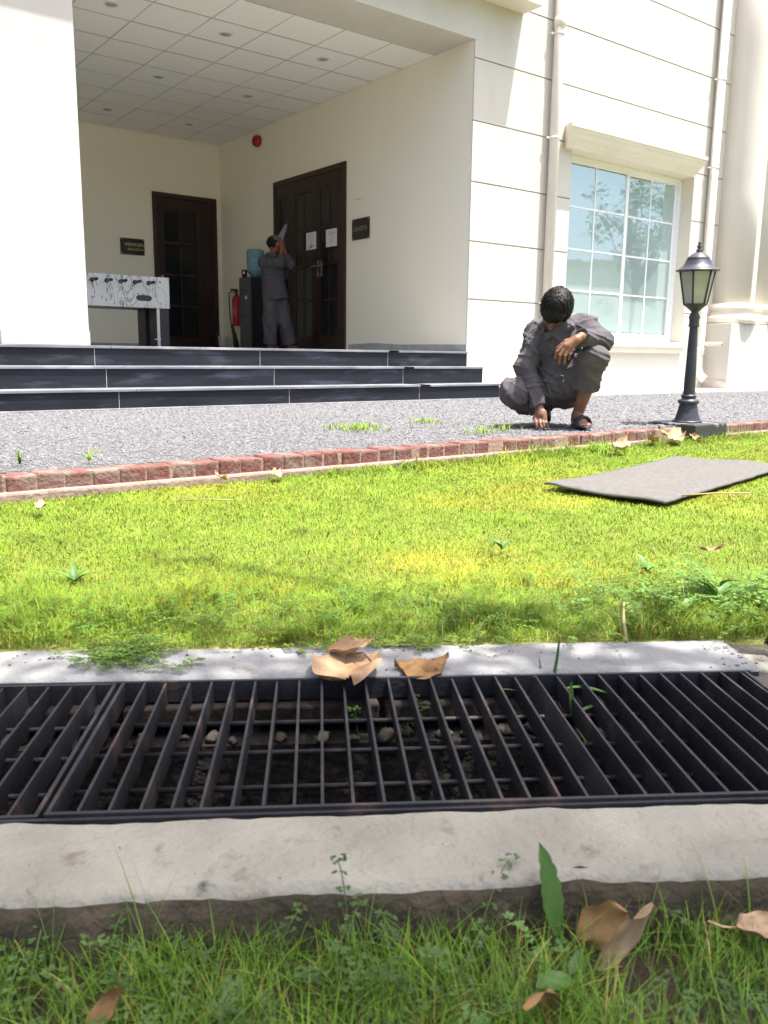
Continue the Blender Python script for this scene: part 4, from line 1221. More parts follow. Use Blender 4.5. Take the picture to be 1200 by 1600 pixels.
# hand on the ground: palm, four bent fingers, thumb
skin += [C((-.128, .115, .135), .026, (-.112, .130, .085), .030, .015), C((-.132, .120, .095), .022, (-.125, .138, .060), .020, .012), C((-.095, .130, .100), .020, (-.088, .146, .062), .018, .012)]
for (bx, by, mx, my, tx, ty) in ((-.130, .138, -.140, .165, -.128, .178), (-.113, .143, -.116, .174, -.105, .186), (-.096, .146, -.093, .172, -.086, .182), (-.084, .144, -.072, .164, -.066, .172)):
    skin += [C((bx, by, .060), .0105, (mx, my, .036), .0098, .006), C((mx, my, .036), .0098, (tx, ty, .008), .0085, .005)]
skin += [C((-.128, .118, .098), .014, (-.152, .140, .062), .0115, .008), C((-.152, .140, .062), .0115, (-.138, .168, .020), .0095, .006)]
# hand hanging from the knee: back of hand, four fingers, thumb
skin += [C((.112, .205, .572), .026, (.085, .228, .552), .027, .015), C((.085, .225, .560), .020, (.018, .255, .520), .017, .015), C((.088, .225, .550), .020, (.052, .245, .505), .017, .015), C((.085, .228, .555), .022, (.035, .252, .512), .018, .015)]
for (k0_, k1_, k2_, r_) in (((.006, .256, .518), (-.030, .264, .480), (-.038, .252, .440), .0105), ((.020, .260, .508), (-.010, .270, .458), (-.014, .254, .412), .0108),
                            ((.038, .256, .502), (.020, .266, .455), (.017, .250, .413), .0104), ((.056, .248, .502), (.048, .254, .465), (.044, .242, .436), .0092)):
    skin += [C(k0_, r_ + .0015, k1_, r_, .006), C(k1_, r_, k2_, r_ * .85, .005)]
skin += [C((.078, .228, .565), .015, (.020, .232, .545), .0125, .01), C((.020, .232, .545), .0125, (-.030, .232, .500), .010, .006)]
link('body', surface('body', skin, 0.0042, .02, M_SKIN), man, local=True)
# hair: cap around the skull, open at the face
hair = [ell(HP(0, -.018, .028), 1.04 * np.array((.085, .102, .098)), A, .01), ell(HP(0, .050, .070), 1.04 * np.array((.068, .054, .044)), A, .02), ell(HP(.012, .080, .050), 1.04 * np.array((.054, .030, .030)), A, .012),
        ell(HP(.060, .02, .020), 1.03 * np.array((.022, .05, .032)), A, .01), ell(HP(-.060, .02, .020), 1.03 * np.array((.022, .05, .032)), A, .01)]
hc = np.array(HP(0, .064, .006)); hn = A[1] * .70 - A[2] * .72
hn2 = -A[2]; hc2 = np.array(HP(0, 0, -.050))
def hair_noise(X, Y, Z):
    return .0020 * np.sin(70 * X + 10 * np.sin(20 * Z) + 30 * Y) * np.sin(57 * Z + 25 * X) + .0022 * np.sin(85 * X + 22 * Z + 5 * np.sin(25 * Y)) + .0016 * np.sin(110 * X - 45 * Z + 40 * Y)
def hair_cut(X, Y, Z):
    a = (X - hc[0]) * hn[0] + (Y - hc[1]) * hn[1] + (Z - hc[2]) * hn[2] + .006 * np.sin(90 * X + 40 * Z) + .004 * np.sin(170 * X)
    b = (X - hc2[0]) * hn2[0] + (Y - hc2[1]) * hn2[1] + (Z - hc2[2]) * hn2[2]
    return np.maximum(a, b)
def strands(me, P_, A_, scale, n, length, width, seed, rad=(.088, .106, .102), cen=(0, -.018, .028), lim=(.30, -.45)):
    """locks of hair combed forward over the cap, joined to the cap mesh"""
    r = np.random.default_rng(seed)
    rad = np.array(rad); cen = np.array(cen)
    base = np.empty(len(me.vertices) * 3, np.float32); me.vertices.foreach_get('co', base); base = base.reshape(-1, 3)
    fq = [tuple(p.vertices) for p in me.polygons]
    V = [tuple(p) for p in base]
    k = 0
    while k < n:
        d = r.normal(size=3); d /= np.linalg.norm(d)
        if d[2] < lim[1] or (d[1] > lim[0] and d[2] < .45): continue
        k += 1
        pts = []
        lift = r.uniform(.97, 1.09); cur = d.copy()
        dirv = np.array([d[0] * .7 + r.normal() * .35, .75 + r.normal() * .3, -.25 + r.normal() * .25])
        L_ = length * r.uniform(.6, 1.2)
        for i in range(6):
            pts.append(cen + cur * rad * (lift + .11 * math.sin(i / 5 * 2.4) * r.uniform(.0, 1)))
            t_ = dirv - cur * (dirv @ cur); t_ /= np.linalg.norm(t_) + 1e-9
            cur = cur + t_ * (L_ / 5 / rad.mean()); cur /= np.linalg.norm(cur)
        w0 = width * r.uniform(.6, 1.3)
        b = len(V)
        for i in range(6):
            t_ = pts[min(i + 1, 5)] - pts[max(i - 1, 0)]; nrm = (pts[i] - cen) / rad
            sd = np.cross(t_, nrm); sd /= np.linalg.norm(sd) + 1e-9
            w = w0 * (1 - (i / 5) ** 2 * .9) * (.6 + .4 * min(1, i))
            up = nrm / np.linalg.norm(nrm)
            for q, dz in ((-1, 0), (0, .0016), (1, 0)):
                p = pts[i] + sd * w * q + up * dz * (1 - i / 6)
                V.append(tuple(P_(*p)))
            if i:
                a = b + 3 * (i - 1)
                fq += [(a, a + 1, a + 4, a + 3), (a + 1, a + 2, a + 5, a + 4)]
    m2 = np_mesh('hair', np.array(V), quads=np.array(fq), mat=M_HAIR, smooth=True)
    return m2
link('hair', strands(surface('hair', hair, 0.0042, .015, M_HAIR, hair_noise, hair_cut), HP, A, 1.1, 1100, .060, .0046, 4), man, local=True)
# shirt
shirt = [C((-.03, -.085, .575), .145, (-.03, -.15, .34), .155, .05), C((-.165, -.08, .598), .070, (.118, -.095, .642), .072, .05),
         C((-.165, -.07, .60), .070, (-.222, .04, .378), .056, .025), C((-.222, .04, .378), .056, (-.131, .112, .142), .044, .02, 1),
         C((.125, -.09, .64), .076, (.248, .035, .555), .062, .025), C((.248, .035, .555), .062, (.122, .190, .570), .046, .02, 1),
         EL((-.03, -.13, .30), (.175, .15, .13), None, .05), C((-.03, -.02, .615), .078, (-.035, .02, .640), .070, .03),
         C((-.11, .035, .655), .016, (-.125, .062, .600), .013, .012), C((-.05, .06, .60), .016, (-.10, .075, .575), .013, .012), C((-.11, .04, .652), .015, (-.05, -.07, .70), .017, .012), C((-.05, -.07, .70), .017, (.04, -.03, .69), .016, .012), C((.04, -.03, .69), .016, (.055, .05, .63), .013, .012)]
link('shirt', surface('shirt', shirt, 0.0055, .03, M_SHIRT, folds(.019, 60, 3, 14)), man, local=True)
pk = MB().box(-.042, .042, -.003, .003, -.05, .05)
# trousers
tr = [C((.05, -.2, .235), .125, (.20, .112, .445), .080, .04), C((.20, .112, .450), .077, (.158, .04, .255), .080, .03, 1),
      C((-.10, -.2, .235), .125, (-.29, .075, .218), .084, .04), C((-.29, .075, .218), .082, (-.195, -.055, .150), .084, .03, 1),
      EL((-.02, -.21, .25), (.20, .15, .12), None, .05), C((-.12, -.09, .245), .095, (.10, -.06, .275), .098, .05)]
link('trousers', surface('trousers', tr, 0.0055, .03, M_TROUSER, folds(.018, 55, 8, 12)), man, local=True)
# sandals
def sandal(heel, toe, up, w, name):
    h = np.array(fl(heel)); t = np.array(fl(toe)); d = t - h; L_ = np.linalg.norm(d); d /= L_
    u = np.array(fl(up), float); u -= d * (u @ d); u /= np.linalg.norm(u); sd = np.cross(d, u)
    Ax = np.array([sd, d, u])
    P = [ell(h + d * L_ * .22, (w * .80, L_ * .30, .013), Ax, .01), ell(h + d * L_ * .70, (w, L_ * .36, .013), Ax, .01), ell(h + d * L_ * .45, (w * .80, L_ * .34, .012), Ax, .01)]
    arc = []
    for i in range(9):
        a = math.pi * i / 8
        arc.append(h + d * L_ * (.60 + .03 * math.sin(a)) + sd * (w * .98) * math.cos(a) + u * (.008 + .056 * math.sin(a)))
    for a, b in zip(arc[:-1], arc[1:]):
        for q in (-.036, -.022, -.008, .008, .022, .036):
            P.append(cone(a + d * q, .0065, b + d * q, .0065, .008))
    link(name, surface(name, P, 0.0045, .01, M_SANDAL), man, local=True)
sandal((.105, -.10, .014), (.178, .150, .014), (0, 0, 1), .050, 'sandal')
sandal((-.100, -.238, .092), (-.098, -.005, .012), (0, .35, 1), .046, 'sandal')

# ---- man standing on the porch, seen from behind his left side, turned to the double door
guy = thing('person', (6.20, 10.70, ZF), 'man in grey standing on the porch by the water dispenser, arms raised', 'person')
guy.rotation_euler = (0, 0, math.atan2(-6.20, 10.70))
A2 = axes_from((.88, .38, .30), (-.25, -.05, .95))
hp2, HP2 = head_prims((-.035, 0.0, 1.452), A2, 1.02)
s2 = hp2 + [cone((-.075, .02, 1.27), .055, (-.05, .0, 1.40), .055, .03), cone((-.09, .02, 1.18), .12, (-.06, .0, .78), .115, .05),
            cone((-.20, -.06, 1.225), .05, (.02, .11, 1.25), .05, .04),
            cone((.02, .11, 1.24), .048, (.165, .02, 1.19), .04, .02), cone((.165, .02, 1.19), .038, (.075, -.03, 1.385), .028, .02),
            cone((-.19, -.06, 1.21), .048, (.02, -.16, 1.17), .04, .02), cone((.02, -.16, 1.17), .038, (.055, -.07, 1.385), .028, .02),
            cone((-.11, -.03, .78), .085, (-.115, -.02, .42), .055, .03), cone((-.115, -.02, .42), .052, (-.12, .0, .08), .036, .02),
            cone((.0, .05, .78), .085, (.08, .05, .42), .055, .03), cone((.08, .05, .42), .052, (.158, .06, .08), .036, .02),
            cone((-.13, .0, .045), .036, (-.04, .08, .03), .034, .02), cone((.15, .06, .045), .036, (.25, .10, .03), .034, .02)]
for (w, s_) in (((.075, -.03, 1.385), 1), ((.055, -.07, 1.385), -1)):
    w = np.array(w); up = np.array([-.15, .05 * s_, 1.0]); up /= np.linalg.norm(up); sd = np.array([.3, s_ * .25, 0.1]); sd /= np.linalg.norm(sd)
    s2 += [cone(w, .027, w + up * .05, .032, .015)]
    for i, q in enumerate((-.030, -.010, .010, .029)):
        b = w + up * .075 + sd * q; m_ = b + up * (.034, .040, .037, .028)[i] + sd * q * .1 ; t_ = m_ + up * .026 + np.array([-.012, .0, 0])
        s2 += [cone(w + up * .05 + sd * q * .8, .012, b, .0115, .008), cone(b, .011, m_, .0105, .006), cone(m_, .0105, t_, .009, .006)]
    s2 += [cone(w + up * .03 - sd * .028, .013, w + up * .075 - sd * .055, .011, .008), cone(w + up * .075 - sd * .055, .011, w + up * .105 - sd * .058, .0095, .006)]
for (hx_, dx_, dy_) in (((-.04, .08), .09, .08), ((.25, .10), .10, .04)):
    for i, q in enumerate((-.026, -.010, .005, .018, .030)):
        nrm = np.array([-dy_, dx_]) / math.hypot(dx_, dy_); dr_ = np.array([dx_, dy_]) / math.hypot(dx_, dy_)
        p = np.array(hx_) + nrm * q; e = p + dr_ * (.042, .042, .038, .033, .026)[i]
        s2.append(cone((p[0], p[1], .026), .012, (e[0], e[1], .020), .0095, .006))
link('body', surface('body', s2, 0.0065, .02, M_SKIN2), guy, local=True)
hair2 = [ell(HP2(0, -.03, .032), 1.03 * np.array((.082, .084, .088)), A2, .01)]
h2c = np.array(HP2(0, .03, 0)); h2d = np.array(HP2(0, 0, -.05))
link('hair', surface('hair', hair2, 0.0065, .012, M_HAIR, lambda X, Y, Z: .004 * np.sin(60 * X + 50 * Z) * np.sin(70 * Y), lambda X, Y, Z: np.maximum((X - h2c[0]) * A2[1][0] + (Y - h2c[1]) * A2[1][1] + (Z - h2c[2]) * A2[1][2], -((X - h2d[0]) * A2[2][0] + (Y - h2d[1]) * A2[2][1] + (Z - h2d[2]) * A2[2][2]))), guy, local=True)
# soft grey cap worn over the hair
M_CLOTH = material('grey_head_cloth', (0.125, 0.125, 0.13), (0.095, 0.095, 0.10), 0.9, 30, 0.2, 120)
cap = [ell(HP2(0, .004, .040), 1.04 * np.array((.084, .098, .086)), A2, .01), ell(HP2(0, .075, .058), 1.04 * np.array((.060, .040, .014)), A2, .012)]
c2c = np.array(HP2(0, 0, .048)); c2n = -(A2[2] * .95 + A2[1] * .10)
link('cap', surface('cap', cap, 0.0065, .012, M_CLOTH, None, lambda X, Y, Z: (X - c2c[0]) * c2n[0] + (Y - c2c[1]) * c2n[1] + (Z - c2c[2]) * c2n[2]), guy, local=True)
sh2 = [cone((-.085, .02, 1.17), .150, (-.05, .01, .80), .165, .05), cone((-.05, .01, .80), .165, (-.035, .01, .70), .180, .04, 1), cone((-.195, -.055, 1.21), .070, (.02, .10, 1.245), .072, .05),
       cone((.02, .105, 1.24), .074, (.165, .02, 1.195), .062, .03), cone((.165, .02, 1.195), .060, (.112, -.010, 1.30), .047, .02, 1),
       cone((-.19, -.06, 1.21), .074, (.02, -.165, 1.175), .060, .03), cone((.02, -.165, 1.175), .058, (.042, -.118, 1.285), .047, .02, 1),
       cone((-.085, .015, 1.27), .075, (-.07, .01, 1.325), .065, .03, 1)]
link('shirt', surface('shirt', sh2, 0.0075, .03, M_SHIRT, folds(.016, 45, 4)), guy, local=True)
tr2 = [cone((-.11, -.03, .80), .110, (-.115, -.02, .42), .098, .03), cone((-.115, -.02, .42), .098, (-.125, .0, .085), .090, .02, 1),
       cone((.0, .04, .80), .110, (.075, .05, .42), .098, .03), cone((.075, .05, .42), .098, (.155, .06, .085), .090, .02, 1), ell((-.05, .0, .80), (.16, .13, .12), None, .04)]
link('trousers', surface('trousers', tr2, 0.0075, .025, M_TROUSER, folds(.015, 40, 6)), guy, local=True)
# folded grey sheet he holds up against the glass
fs = MB()
pr = [(-.03, 1.50), (.060, 1.475), (.118, 1.655), (.130, 1.735), (.098, 1.712), (.03, 1.61)]
fs.add([(x, -.045 + .03 * math.sin(9 * z), z) for x, z in pr] + [(x + .004, -.018 + .03 * math.sin(9 * z), z) for x, z in pr],
       [tuple(range(5, -1, -1)), tuple(range(6, 12))] + [(i, (i + 1) % 6, (i + 1) % 6 + 6, i + 6) for i in range(6)])
M_SHEET = material('pale_grey_sheet', (0.20, 0.19, 0.195), (0.16, 0.15, 0.155), 0.6, 20, 0.2, 60)
sheet = fs.build('folded_sheet', M_SHEET, None, (6.20, 10.70, ZF), (0, 0, math.atan2(-6.20, 10.70)))
tag(sheet, 'folded grey sheet held up in front of the face of the man on the porch', 'sheet')
# ------------------------------------------------------------------ vegetation
def blades(name, P, H, W, lean, head, seg, mat, tint, parent=None, kind='stuff', zbase=None, curl=1.0, base_frac=0.6):
    """grass blades as one mesh. P (n,2|3), H height, W width, lean sideways drift, head heading angle"""
    n = len(P)
    if P.shape[1] == 2: P = np.concatenate([P, np.full((n, 1), zbase)], 1)
    dx, dy = np.cos(head), np.sin(head)
    tw = head + np.pi / 2 + RNG.uniform(-.5, .5, n)
    sx, sy = np.cos(tw), np.sin(tw)
    rows = []
    for s in range(seg):
        t = s / seg
        w = W * (base_frac + (1 - base_frac) * min(1, t * 3)) * (1 - t ** 2.2) / 2
        hx = lean * t ** (1 + curl); z = H * t * (1 - .25 * (lean / np.maximum(H, 1e-6)) * t)
        c = np.stack([P[:, 0] + dx * hx, P[:, 1] + dy * hx, P[:, 2] + z], 1)
        o = np.stack([sx * w, sy * w, np.zeros(n)], 1)
        rows += [c - o, c + o]
    hx = lean; z = H * (1 - .25 * (lean / np.maximum(H, 1e-6)))
    rows.append(np.stack([P[:, 0] + dx * hx, P[:, 1] + dy * hx, P[:, 2] + z], 1))
    V = np.stack(rows, 1); m = V.shape[1]
    b = (np.arange(n) * m)[:, None]
    q = []
    for s in range(seg - 1): q.append(b + np.array([[2 * s, 2 * s + 1, 2 * s + 3, 2 * s + 2]]))
    q = np.stack(q, 1).reshape(-1, 4) if q else None
    t_ = b + np.array([[2 * seg - 2, 2 * seg - 1, 2 * seg]])
    me = np_mesh(name, V.reshape(-1, 3), quads=q, tris=t_, mat=mat, smooth=True, col=np.repeat(tint, m, axis=0))
    o = link(name, me, parent, (0, 0, 0)) if parent is None else link(name, me, parent, local=True)
    if kind: tag(o, kind=kind)
    return o

def in_view(X, Y, a0=8, a1=67):
    ang = np.degrees(np.arctan2(X, Y)); return (ang > a0) & (ang < a1)

def tint_field(X, Y, n):
    g = vnoise(X * 1.3 + 7, Y * 1.3 + 3, 21)         # yellow patches
    f = vnoise(X * 3.5, Y * 3.5, 33)
    yel = np.clip((g - .42) / .22, 0, 1)[:, None] * np.clip((f - .2) * 2, 0, 1)[:, None]
    green = np.array([0.90, 1.16, .72]); yellow = np.array([1.42, 1.30, .74])
    yel = yel * np.clip((X * NRM[0] + Y * NRM[1] - 1.62) / .35, 0.08, 1)[:, None]
    c = green * (1 - yel) + yellow * yel
    c = c * (0.72 + .56 * vnoise(X * 11, Y * 11, 61)[:, None]) * (0.85 + .3 * vnoise(X * 2.2, Y * 2.2, 62)[:, None])
    vv_ = X * NRM[0] + Y * NRM[1]
    dry = (RNG.random(n) < .035 + .08 * np.clip(1 - (vv_ - 1.55) / .12, 0, 1))[:, None]
    c = np.where(dry, np.array([2.0, 1.25, 2.3]), c)
    return c * RNG.uniform(.84, 1.18, (n, 1))

def lawn():
    n = 1500000
    d = np.sqrt(RNG.uniform(.9 ** 2, 7.2 ** 2, n)); a = np.radians(RNG.uniform(9, 66, n))
    X, Y = d * np.sin(a), d * np.cos(a)
    v = X * NRM[0] + Y * NRM[1]; u = X * T[0] + Y * T[1]
    edge = 1.555 + .02 * vnoise(u * 6, u * 0 + 2, 9) + .012 * vnoise(u * 30, u * 0 + 7, 10)
    keep = (v > edge) & (Y < YK0 - .02 + .03 * vnoise(X * 7, X * 0, 3)) & (RNG.random(n) < np.clip((1.75 / d) ** 1.25, 0, 1) * 1.0)
    # bare under the mat and the lamp block
    mx = (X - 2.63) * 1.0; 
    keep &= ~((np.abs(X - 5.275) < .18) & (np.abs(Y - 3.437) < .18))
    inm = []
    Lc = np.array([2.63, 2.355]); e1 = np.array([4.06, 2.70]) - Lc; e2 = np.array([2.705, 1.826]) - Lc
    det = e1[0] * e2[1] - e1[1] * e2[0]
    qa = ((X - Lc[0]) * e2[1] - (Y - Lc[1]) * e2[0]) / det; qb = (e1[0] * (Y - Lc[1]) - e1[1] * (X - Lc[0])) / det
    keep &= ~((qa > .01) & (qa < 1.0) & (qb > .03) & (qb < .97))
    X, Y, d, v, u = X[keep], Y[keep], d[keep], v[keep], u[keep]; n = len(X)
    near = np.clip(1 - (v - 1.55) / .55, 0, 1)
    clump = vnoise(X * 4, Y * 4, 5)
    rough_ = np.clip((clump - .42) * 4, 0, 1) * np.clip(near * 1.6, 0, 1)
    kedge = np.clip(1 - (YK0 - Y) / .16, 0, 1) * np.clip((vnoise(X * 3, Y * 0, 8) - .25) * 3, 0, 1)
    H = RNG.uniform(.007, .021, n) * (.7 + .6 * vnoise(X * 6, Y * 6, 63)) + rough_ * RNG.uniform(0, .055, n) + kedge * (.5 + np.clip((X - 1.2) / 2, 0, 1.1)) * RNG.uniform(0, .075, n)
    W = RNG.uniform(.0009, .0025, n) * np.clip(d / 1.9, 1, 2.6) * np.where(RNG.random(n) < .06, 1.8, 1.0)
    lean = H * RNG.uniform(.3, 1.7, n)
    blades('lawn_grass', np.stack([X, Y], 1), H, W, lean, RNG.uniform(0, 2 * np.pi, n), 2, M_GRASS, tint_field(X, Y, n), zbase=LAWN_Z - .008)
    return n
NL = lawn()

def near_grass():
    n = 42000
    u = RNG.uniform(-.75, .95, n); v = .786 - RNG.uniform(0, 1, n) ** 1.1 * .50
    cl = vnoise(u * 9, v * 9, 41); cl2 = vnoise(u * 3.2 + 4, v * 3.2, 43)
    keep = RNG.random(n) < np.clip((cl - .25) * 2.2, .08, 1)
    # a barer, earthy pocket in the middle as in the photograph
    keep &= RNG.random(n) < np.clip(.55 + np.hypot((u - .02) / .16, (v - .60) / .16) * .5, 0, 1)
    u, v, cl, cl2 = u[keep], v[keep], cl[keep], cl2[keep]; n = len(u)
    X = u * T[0] + v * NRM[0]; Y = u * T[1] + v * NRM[1]
    H = RNG.uniform(.03, .075, n) * (0.7 + .6 * cl2) + (RNG.random(n) < .02) * RNG.uniform(.02, .06, n)
    W = RNG.uniform(.0010, .0024, n)
    lean = H * RNG.uniform(.15, 1.1, n)
    g = RNG.uniform(.6, 1.35, (n, 1)) * np.array([.72, 1.14, .62])
    dry = (RNG.random(n) < .07)[:, None]
    g = np.where(dry, RNG.uniform(.8, 1.3, (n, 1)) * np.array([1.9, 1.3, 2.2]), g)
    blades('rough_grass', np.stack([X, Y], 1), H, W, lean, RNG.uniform(0, 2 * np.pi, n), 5, M_GRASS, g, zbase=NEAR_Z)
near_grass()

# ---- little clover-like creeping weeds: stuff
def creeping(name, cu, cv, su, sv, count, z, hmax, leaf, seed, tintc, stem_len):
    r = np.random.default_rng(seed)
    V = []; Tq = []; colr = []
    def quad_leaf(c, d, up, s, tint):
        side = np.cross(d, up); side /= np.linalg.norm(side) + 1e-9
        b = len(V)
        V.extend([c, c + d * s * .45 + side * s * .42 + up * s * .08, c + d * s * 1.0, c + d * s * .45 - side * s * .42 + up * s * .08])
        Tq.append((b, b + 1, b + 2, b + 3)); colr.extend([tint] * 4)
    for k in range(count):
        u = cu + r.normal() * su; v = cv + r.normal() * sv
        if z == NEAR_Z: v = min(v, .742 + .02 * r.random())
        p = np.array(uvw(u, v, z)); a = r.uniform(0, 2 * np.pi)
        h = r.uniform(.35, 1) * hmax; ln = stem_len * r.uniform(.5, 1.2)
        N_ = 7
        pts = [p + np.array([math.cos(a), math.sin(a), 0]) * ln * (i / N_) + np.array([0, 0, h * (1 - (1 - i / N_) ** 2)]) for i in range(N_ + 1)]
        tv = r.uniform(.7, 1.3)
        for i in range(N_):
            d = pts[i + 1] - pts[i]; side = np.array([-math.sin(a), math.cos(a), 0]) * .0007
            b = len(V); V.extend([pts[i] - side, pts[i] + side, pts[i + 1] + side, pts[i + 1] - side]); Tq.append((b, b + 1, b + 2, b + 3)); colr.extend([np.array([1.5, 1.25, .9]) * tv] * 4)
            if i >= 1:
                for s_ in range(2):
                    aa = a + r.uniform(.5, 1.4) * (1 if s_ else -1)
                    tip = pts[i + 1] + np.array([math.cos(aa), math.sin(aa), r.uniform(.1, .6)]) * leaf * r.uniform(.5, 1.1)
                    for q in range(3):
                        al = aa + (q - 1) * 1.5 + r.uniform(-.2, .2)
                        dd = np.array([math.cos(al), math.sin(al), r.uniform(-.1, .35)]); dd /= np.linalg.norm(dd)
                        upv = np.array([r.uniform(-.3, .3), r.uniform(-.3, .3), 1.0]); upv /= np.linalg.norm(upv)
                        quad_leaf(tip, dd, upv, leaf * r.uniform(.6, 1.05), np.array(tintc) * tv * r.uniform(.8, 1.2))
    me = np_mesh(name, np.array(V), quads=np.array(Tq), mat=M_WEED, smooth=False, col=np.array(colr))
    return tag(link(name, me), kind='stuff')
creeping('clover_patch', -.20, .58, .24, .09, 110, NEAR_Z, .060, .0068, 1, (1.15, 1.15, .9), .09)
creeping('clover_patch', -.02, .72, .16, .04, 22, NEAR_Z, .11, .0068, 2, (1.1, 1.12, .9), .08)
creeping('clover_patch', .40, .56, .22, .09, 40, NEAR_Z, .05, .0065, 5, (.9, 1.05, .85), .08)
creeping('creeping_weed', -.35, 1.500, .045, .028, 80, LAWN_Z + .001, .012, .0065, 3, (1.6, 1.5, .8), .06)
creeping('creeping_weed', .10, 1.535, .10, .012, 40, LAWN_Z + .001, .012, .006, 4, (1.8, 1.5, .7), .045)
creeping('lawn_weed', -.30, 1.72, .34, .10, 260, LAWN_Z, .040, .0048, 6, (1.5, 1.7, .8), .07)
creeping('lawn_weed', .42, 1.74, .18, .10, 150, LAWN_Z, .036, .0048, 7, (1.6, 1.7, .8), .07)
creeping('lawn_weed', .92, 1.80, .18, .12, 170, LAWN_Z, .050, .006, 8, (1.7, 1.7, .9), .08)
creeping('lawn_weed', .86, 1.76, .15, .07, 60, LAWN_Z, .085, .011, 18, (1.9, 1.9, 1.3), .09)
creeping('lawn_weed', .20, 1.95, .6, .22, 160, LAWN_Z, .030, .0045, 19, (1.6, 1.8, .9), .05)
creeping('pit_weed', .10, 1.325, .04, .010, 4, -.19, .08, .008, 9, (.8, .85, .6), .03)

def grit():
    r = np.random.default_rng(77); V = []; F = []; c = []
    base = np.array([[1, 0, 0], [0, 1, 0], [-1, 0, 0], [0, -1, 0], [0, 0, .7]]); tri = [(0, 1, 4), (1, 2, 4), (2, 3, 4), (3, 0, 4)]
    for k in range(240):
        if k < 120: u, v = r.uniform(-.9, .8), 1.548 - abs(r.normal()) * .05
        elif k < 190: u, v = r.uniform(.74, .95), r.uniform(1.39, 1.55)
        else: u, v = r.uniform(-.5, .6), .80 + abs(r.normal()) * .05
        s_ = r.uniform(.0009, .0034) if k < 190 else r.uniform(.0004, .0011)
        b = len(V); p = np.array(uvw(u, v, LAWN_Z + .001)); a = r.uniform(0, 6.28); st = r.uniform(1, 2.6)
        for q in base * r.uniform(.6, 1.3, (5, 3)):
            V.append(p + s_ * np.array([q[0] * st * math.cos(a) - q[1] * math.sin(a), q[0] * st * math.sin(a) + q[1] * math.cos(a), q[2]]))
        F += [(b + i, b + j, b + l) for i, j, l in tri]
        g = r.choice([.25, .5, .9]); c += [np.array([g * 1.1, g, g * .85])] * 5
    tag(link('grit', np_mesh('grit', np.array(V), tris=np.array(F), mat=M_CHIP, col=np.array(c))), kind='stuff')
grit()

# ---- individual leaves and plants
def leaf_mesh(name, L_, W_, mat, curl=0.6, roll=0.8, twist=0.0, wav=0.15, shape='ovate', seed=0, nu=40, nv=13, thick=.0006):
    r = random.Random(seed)
    ph = [r.uniform(0, 6) for _ in range(6)]
    V = []
    for i in range(nu):
        t = i / (nu - 1)
        if shape == 'ovate': w = (math.sin(math.pi * t ** .8) ** .8) if 0 < t < 1 else 0.0
        elif shape == 'blunt': w = min(1, (t * 3.2) ** .7) * (1 - max(0, (t - .72) / .28) ** 2 * .85)
        elif shape == 'lobed': w = (math.sin(math.pi * t ** .9) ** .75 if 0 < t < 1 else 0) * (.80 + .26 * abs(math.sin(t * 19 + ph[0])) * (1 if t > .15 else .4)) + .03
        else: w = (math.sin(math.pi * t) ** .6 if 0 < t < 1 else 0)
        w = max(w, .015) * W_ / 2
        ca = curl * (t - .3)
        bx = L_ * t; bz = L_ * .5 * curl * (t - .3) ** 2 * 2
        for j in range(nv):
            s = -1 + 2 * j / (nv - 1)
            aa = roll * s
            yy = w * (math.sin(aa) / roll if abs(roll) > .05 else s); zz = w * ((1 - math.cos(aa)) / abs(roll) if abs(roll) > .05 else 0) * (1 if roll > 0 else -1)
            wv = wav * W_ * .25 * (math.sin(7 * t + 3 * s + ph[1]) + .7 * math.sin(13 * t - 5 * s + ph[2])) * (abs(s) ** 1.5 + .15)
            tw = twist * (t - .2)
            y2 = yy * math.cos(tw) - (zz + wv) * math.sin(tw); z2 = yy * math.sin(tw) + (zz + wv) * math.cos(tw)
            vein = -.035 * W_ * math.exp(-(s * 9) ** 2) + .010 * W_ * abs(math.sin(t * 17 - abs(s) * 4.5)) ** .6 * (1 - t * .5)
            V.append((bx, y2, bz + z2 + vein))
    F = [(i * nv + j, (i + 1) * nv + j, (i + 1) * nv + j + 1, i * nv + j + 1) for i in range(nu - 1) for j in range(nv - 1)]
    n0 = nu * nv
    V2 = V + [(p[0], p[1], p[2] - thick) for p in V]
    F2 = F + [(f[3] + n0, f[2] + n0, f[1] + n0, f[0] + n0) for f in F]
    b = MB().add(V2, F2, True)
    return b

def dry_leaf(loc, rot, label, L_, W_, mat, stem=.03, **k):
    t = thing('dry_leaf', loc, label, 'leaf', 'fallen dry leaves', rot=rot)
    k['wav'] = k.get('wav', .15) * 1.5
    leaf_mesh('blade', L_, W_, mat, **k).build('leaf_blade', mat, t, local=True)
    if stem:
        MB().tube([(0.004, 0, .001), (-stem * .5, .002, .003), (-stem, .006, .008)], .0013, 6).build('leaf_stem', mat, t, local=True)
    return t
R_ = math.radians
p = uvw(.050, 1.485, LAWN_Z + .012)
bag = dry_leaf(p, (0.02, 0.06, R_(-122)), 'large crumpled tan leaf hanging over the far edge of the grate', .155, .125, M_LEAFDRY, stem=0, curl=.22, roll=.40, wav=.20, shape='blunt', seed=4)
leaf_mesh('fold', .085, .055, M_LEAFDRY, curl=.5, roll=.9, wav=.25, shape='ovate', seed=9).build('leaf_fold', M_LEAFDRY, bag, (.028, -.032, .010), (.1, -.1, R_(80)), local=True)
MB().tube([(.055, .018, .016), (.075, .03, .026), (.095, .042, .018)], .0018, 6).build('leaf_stem', M_BARK, bag, local=True)
p = uvw(.136, 1.412, LAWN_Z + .008)
gold = dry_leaf(p, (0.15, -0.05, R_(-30)), 'curled golden brown leaf on the concrete right of the crumpled tan leaf', .098, .088, M_LEAFORANGE, stem=0, curl=.25, roll=-1.5, wav=.28, shape='blunt', seed=12)
